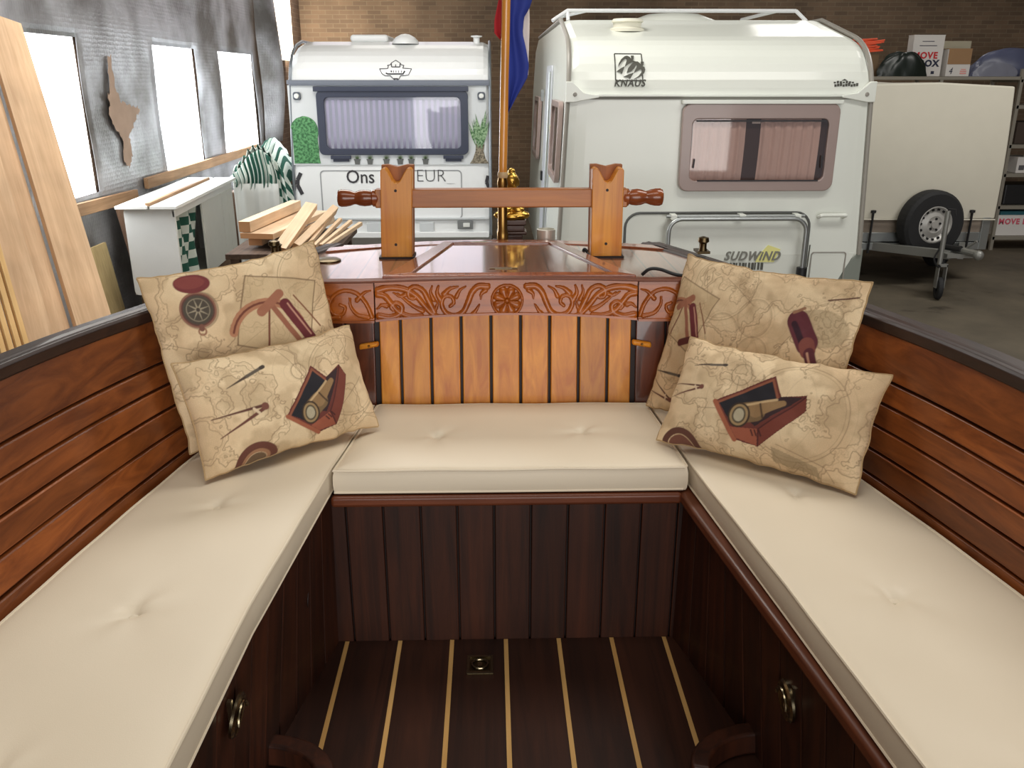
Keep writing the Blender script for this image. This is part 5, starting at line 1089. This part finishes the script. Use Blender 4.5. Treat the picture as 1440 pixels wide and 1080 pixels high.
for x in (3.92, 5.38): wheel(tr_, (x, 10.3, .29), (-1 if x < 4.5 else 1, 0, 0), .29, .15)

# ================================================================= STEEL RACK AND STORED GOODS
rk2 = empty('steel_rack', (6.4, 11.6, 0), 'long bare-steel storage rack behind and beside the tarped trailer', 'rack')
M_RACK = plain('rack_steel', rgb(150, 144, 132), .55, .3)
for x in (4.55, 5.62, 6.63, 8.3):
    for y_ in (11.30, 11.95): MB().box(x-.02, x+.02, y_-.02, y_+.02, 0, 2.26 if x > 6 and y_ < 11.5 else 2.135).build('post', M_RACK, rk2)
for z in (.18, .58, .99, 1.35, 1.83): MB().box(6.62, 8.3, 11.28, 11.97, z-.045, z).build('shelf', M_RACK, rk2, bevel=.003)
MB().box(4.52, 6.62, 11.28, 11.97, 2.13, 2.17).build('shelf', M_RACK, rk2, bevel=.003); MB().box(6.62, 8.3, 11.28, 11.97, 2.10, 2.14).build('shelf', M_RACK, rk2, bevel=.003)
MB().box(4.52, 6.62, 11.5, 11.97, 1.2, 1.24).build('shelf', M_RACK, rk2, bevel=.003)
M_CARD = plain('brown_cardboard', rgb(156, 122, 88), .85, var=.06); M_CARDW = plain('white_cardboard', rgb(214, 210, 206), .8, var=.02); M_CARDD = plain('dark_cardboard', rgb(112, 90, 66), .85)
M_RED = plain('red_print', rgb(196, 44, 52), .7); M_BLUEP = plain('dark_blue_print', rgb(40, 44, 66), .7)
def carton(label, x0, x1, y0, y1, z0, z1, mat, top=None, name='cardboard_box'):
    e = empty(name, ((x0+x1)/2, (y0+y1)/2, z0), label, 'box'); MB().box(x0, x1, y0, y1, z0, z1-.004).build('box_body', mat, e, bevel=.004)
    MB().box(x0-.002, x1+.002, y0-.002, (y0+y1)/2-.002, z1-.008, z1).box(x0-.002, x1+.002, (y0+y1)/2+.002, y1+.002, z1-.008, z1).build('lid_flap', top or mat, e); return e
carton('brown cardboard box under the orange straps on top of the rack', 4.56, 4.87, 11.46, 11.9, 2.172, 2.43, M_CARDD)
mb = MB(); r3 = random.Random(5)
for k in range(12):
    z = 2.462+.013*k; a = r3.uniform(-.2, .2); cx = 4.72+r3.uniform(-.04, .04); L_ = r3.uniform(.15, .21)
    mb.obox((cx, 11.62, z), (L_*math.cos(a), L_*math.sin(a), r3.uniform(-.008, .02)), (-.10*math.sin(a), .10*math.cos(a), 0), (0, 0, .009))
tag(mb.build('folded_straps', plain('bright_orange', rgb(238, 92, 54), .6), bevel=.004), 'heap of bright orange folded fabric on the brown box on the rack', 'straps')
def lump(name, secs_, mat, label, cat, seed=1, amp=.05):
    (cx, cy, cz), (rx, ry, rz) = secs_; n, m_ = 48, 20; vs = []; P = []
    r_ = np.random.RandomState(seed); ph = r_.rand(6)*6
    for j in range(m_+1):
        row = []; t = PI/2*j/m_*1.0
        for i in range(n):
            a = 2*PI*i/n; q = 1+amp*math.sin(3*a+ph[0]+2*t)+amp*.7*math.sin(7*a+ph[1]-3*t)+amp*.4*math.sin(13*a+ph[2]+5*t); rad = math.cos(t)**.7
            row.append((cx+rx*rad*math.cos(a)*q, cy+ry*rad*math.sin(a)*q, cz+rz*math.sin(t)*(1+amp*1.5*math.sin(2*a+ph[3])*rad+amp*math.sin(9*a+ph[4])*rad)))
        P.append(row)
    mb = MB(); mb.loft(P); return tag(mb.build(name, mat, smooth=True), label, cat)
lump('bin_bag', ((5.15, 11.38, 2.172), (.29, .085, .28)), plain('black_green_plastic', rgb(30, 38, 34), .3), 'crumpled black plastic bag on the rack left of the white moving box', 'bag', 3, .08)
bx_ = carton('tall white moving box with red and blue print on top of the rack', 5.30, 5.69, 11.50, 11.66, 2.172, 2.66, M_CARDW)
text_mesh('print', 'MOVE', (5.315, 11.496, 2.385), .105, M_RED, bx_, .001, 0, .004, 1.0); text_mesh('print', 'BOX', (5.405, 11.496, 2.292), .105, M_BLUEP, bx_, .001, 0, .005, 1.05)
mb = MB(); mb.box(5.41, 5.56, 11.497, 11.501, 2.58, 2.588).box(5.38, 5.60, 11.497, 11.501, 2.53, 2.538).box(5.57, 5.61, 11.497, 11.501, 2.20, 2.235); mb.build('small_print', M_BLUEP, bx_)
bx2 = carton('open-topped brown and white box numbered 4 beside the moving box', 5.73, 6.03, 11.44, 11.62, 2.172, 2.50, M_CARDW, M_CARD)
MB().box(5.735, 6.025, 11.434, 11.441, 2.315, 2.495).build('brown_side', M_CARD, bx2); text_mesh('handwritten_number', '4', (5.765, 11.434, 2.20), .11, M_BLUEP, bx2, .001, .2, 0, .8); text_mesh('print', 'OBR', (5.82, 11.334, 2.225), .055, M_RED, bx2, .001) if False else None
mb = MB(); mb.box(5.91, 5.99, 11.435, 11.441, 2.20, 2.215).box(5.91, 5.99, 11.435, 11.441, 2.225, 2.24).box(5.92, 5.98, 11.435, 11.441, 2.25, 2.26); mb.build('red_print', plain('faded_red_print', rgb(220, 150, 144), .7), bx2)
tag(MB().box(5.78, 6.20, 11.82, 11.94, 2.172, 2.60).build('pale_box', plain('pale_carton', rgb(176, 168, 146), .8), bevel=.004), 'long pale flat box standing behind the numbered box', 'box')
lump('plastic_sheet', ((6.83, 11.66, 2.142), (.70, .22, .36)), plain('blue_grey_plastic', rgb(84, 88, 112), .35), 'blue-grey crumpled plastic sheet on the right end of the rack', 'sheet', 9, .07)
lump('folded_tarpaulin', ((6.30, 11.345, 2.172), (.28, .035, .16)), plain('pale_blue_grey_plastic', rgb(124, 126, 140), .35), 'pale folded plastic edge hanging in front of the blue-grey sheet', 'sheet', 12, .05)
bx3 = carton('white moving box with red print on the lowest rack shelf', 6.68, 7.30, 11.34, 11.9, .182, .45, M_CARDW); text_mesh('print', 'MOVE BOXES', (6.70, 11.336, .335), .10, plain('pink_red_print', rgb(206, 92, 110), .7), bx3, .001, 0, .004, .95)
tag(MB().box(6.72, 7.1, 11.36, 11.7, .452, .50).build('flat_case', plain('teal_plastic', rgb(52, 110, 122), .5), bevel=.006), 'flat teal case lying on the white moving box', 'case')
tag(MB().box(6.72, 7.4, 11.36, 11.8, .582, .84).build('black_crate', plain('black_plastic', rgb(34, 34, 36), .4), bevel=.02), 'black plastic crate on the second shelf of the rack', 'crate')
bx4 = carton('small white box with a grey square on the third rack shelf', 6.80, 7.12, 11.34, 11.7, .992, 1.19, M_CARDW); MB().box(6.83, 6.90, 11.335, 11.341, 1.03, 1.09).build('grey_square', plain('grey_print', rgb(90, 88, 92), .7), bx4)
tag(MB().box(6.75, 7.6, 11.4, 11.9, 1.352, 1.62).build('dark_box', plain('dark_brown_carton', rgb(66, 54, 46), .8), bevel=.01), 'dark brown box on the fourth rack shelf', 'box')

# ================================================================= FLAG, STATUETTE, CUP ON THE STERN
fl = empty('flag', (.046, 3.09, 1.60), 'hanging red, white and blue flag on an orange-varnished pole at the stern', 'flag')
pz = lambda z: .044+(z-1.82)*.024
MB().tube([(pz(1.80), 3.10, 1.80), (pz(2.2), 3.10, 2.2), (pz(2.95), 3.10, 2.95)], .0145, 16).build('flagpole', wood('orange_varnished_pole', rgb(196, 128, 50), rgb(222, 156, 72), 2, .25, .6, .05), fl, smooth=True)
MB().lathe([(.020, 0), (.020, .03), (.017, .035), (.017, .19), (.019, .20), (.015, .22)], (.043, 3.10, 1.602), n=20).build('pole_socket', M_BRASS, fl, smooth=True)
MB().lathe([(.017, 0), (.019, .01), (.017, .02)], (pz(1.825), 3.10, 1.822), n=20).build('pole_ferrule', plain('bleached_ferrule', rgb(196, 170, 128), .5), fl, smooth=True)
def fold(name, tab, yoff, mat, amp, fr_, ph, ytilt=0):
    zs = [t[0] for t in tab]; lf = lambda z: np.interp(z, zs, [t[1] for t in tab]); rf = lambda z: np.interp(z, zs, [t[2] for t in tab])
    def fn(u, v):
        z = zs[0]+(zs[-1]-zs[0])*v; x = lf(z)+(rf(z)-lf(z))*u; return (x, 3.10+yoff+amp*math.sin(u*fr_+ph+z*5)+ytilt*u, z)
    return cloth(name, fn, 40, 60, mat, .0012, parent=fl)
M_FR = plain('flag_red', rgb(168, 28, 36), .8, var=.1); M_FW = plain('flag_white', rgb(226, 214, 206), .8); M_FB = plain('flag_blue', rgb(34, 52, 138), .75, var=.12)
fold('blue_stripe', [(2.035, .058, .062), (2.09, .058, .092), (2.15, .06, .128), (2.19, .06, .134), (2.25, .06, .122), (2.29, .06, .112), (2.34, .06, .116), (2.37, .06, .135), (2.42, .06, .152), (2.6, .06, .15), (2.9, .06, .11)], .004, M_FB, .010, 7, 0, .02)
fold('white_stripe', [(2.16, .120, .134), (2.22, .108, .134), (2.30, .106, .136), (2.34, .114, .136), (2.45, .1, .13), (2.9, .07, .1)], .035, M_FW, .004, 5, 1, .01)
fold('red_stripe', [(2.26, .050, .054), (2.29, .018, .055), (2.33, .018, .055), (2.40, .034, .056), (2.6, .036, .056), (2.9, .04, .06)], .018, M_FR, .006, 6, 2)
st = empty('golden_statuette', (.075, 3.22, 1.60), 'small golden seated statuette on a dark carved stand behind the cross bar', 'statuette')
mb = MB(); cx, cy = .078, 3.20
for c, r in (((cx, cy, 1.80), (.026, .026, .032)), ((cx, cy+.004, 1.832), (.014, .014, .014)), ((cx-.024, cy, 1.795), (.005, .007, .014)), ((cx+.024, cy, 1.795), (.005, .007, .014)), ((cx, cy, 1.765), (.014, .014, .02)), ((cx, cy+.002, 1.735), (.036, .026, .045)), ((cx, cy+.002, 1.70), (.034, .028, .03)),
             ((cx-.036, cy-.006, 1.725), (.013, .015, .035)), ((cx+.036, cy-.006, 1.725), (.013, .015, .035)), ((cx-.024, cy-.024, 1.70), (.022, .013, .012)), ((cx+.024, cy-.024, 1.70), (.022, .013, .012)), ((cx-.030, cy-.016, 1.68), (.036, .026, .017)), ((cx+.030, cy-.016, 1.68), (.036, .026, .017)), ((cx, cy-.03, 1.676), (.03, .016, .013)), ((cx, cy-.026, 1.794), (.004, .006, .006))):
    mb.ball(c, *r, n=18)
fg = mb.build('figure', plain('gilt_metal', rgb(206, 164, 78), .28, .95), st, smooth=True); rm = fg.modifiers.new('r', 'REMESH'); rm.mode = 'VOXEL'; rm.voxel_size = .0028; rm.use_smooth_shade = True
mb = MB(); mb.box(cx-.052, cx+.052, 3.162, 3.25, 1.645, 1.665).box(cx-.046, cx+.046, 3.166, 3.246, 1.622, 1.645).box(cx-.054, cx+.054, 3.162, 3.25, 1.610, 1.622).box(cx-.04, cx+.04, 3.164, 3.24, 1.50, 1.61); mb.build('carved_stand', plain('dark_carved_wood', rgb(70, 44, 32), .4, coat=.4), st, bevel=.004)
MB().box(cx-.05, cx+.05, 3.161, 3.235, .50, 1.50).build('rudder_blade', M_BACK, boat)
MB().box(.16, .24, 3.0, 3.12, 1.575, 1.601).build('stern_bracket', M_RAIL, boat)
mb = MB(); mb.lathe([(.030, 0), (.033, .002), (.033, .042), (.029, .043), (.029, .006), (.001, .006)], (.198, 3.088, 1.602), n=28); cup = tag(mb.build('metal_cup', plain('polished_metal', rgb(226, 224, 214), .3, .55), smooth=False), 'small polished metal cup at the stern edge of the deck', 'cup')
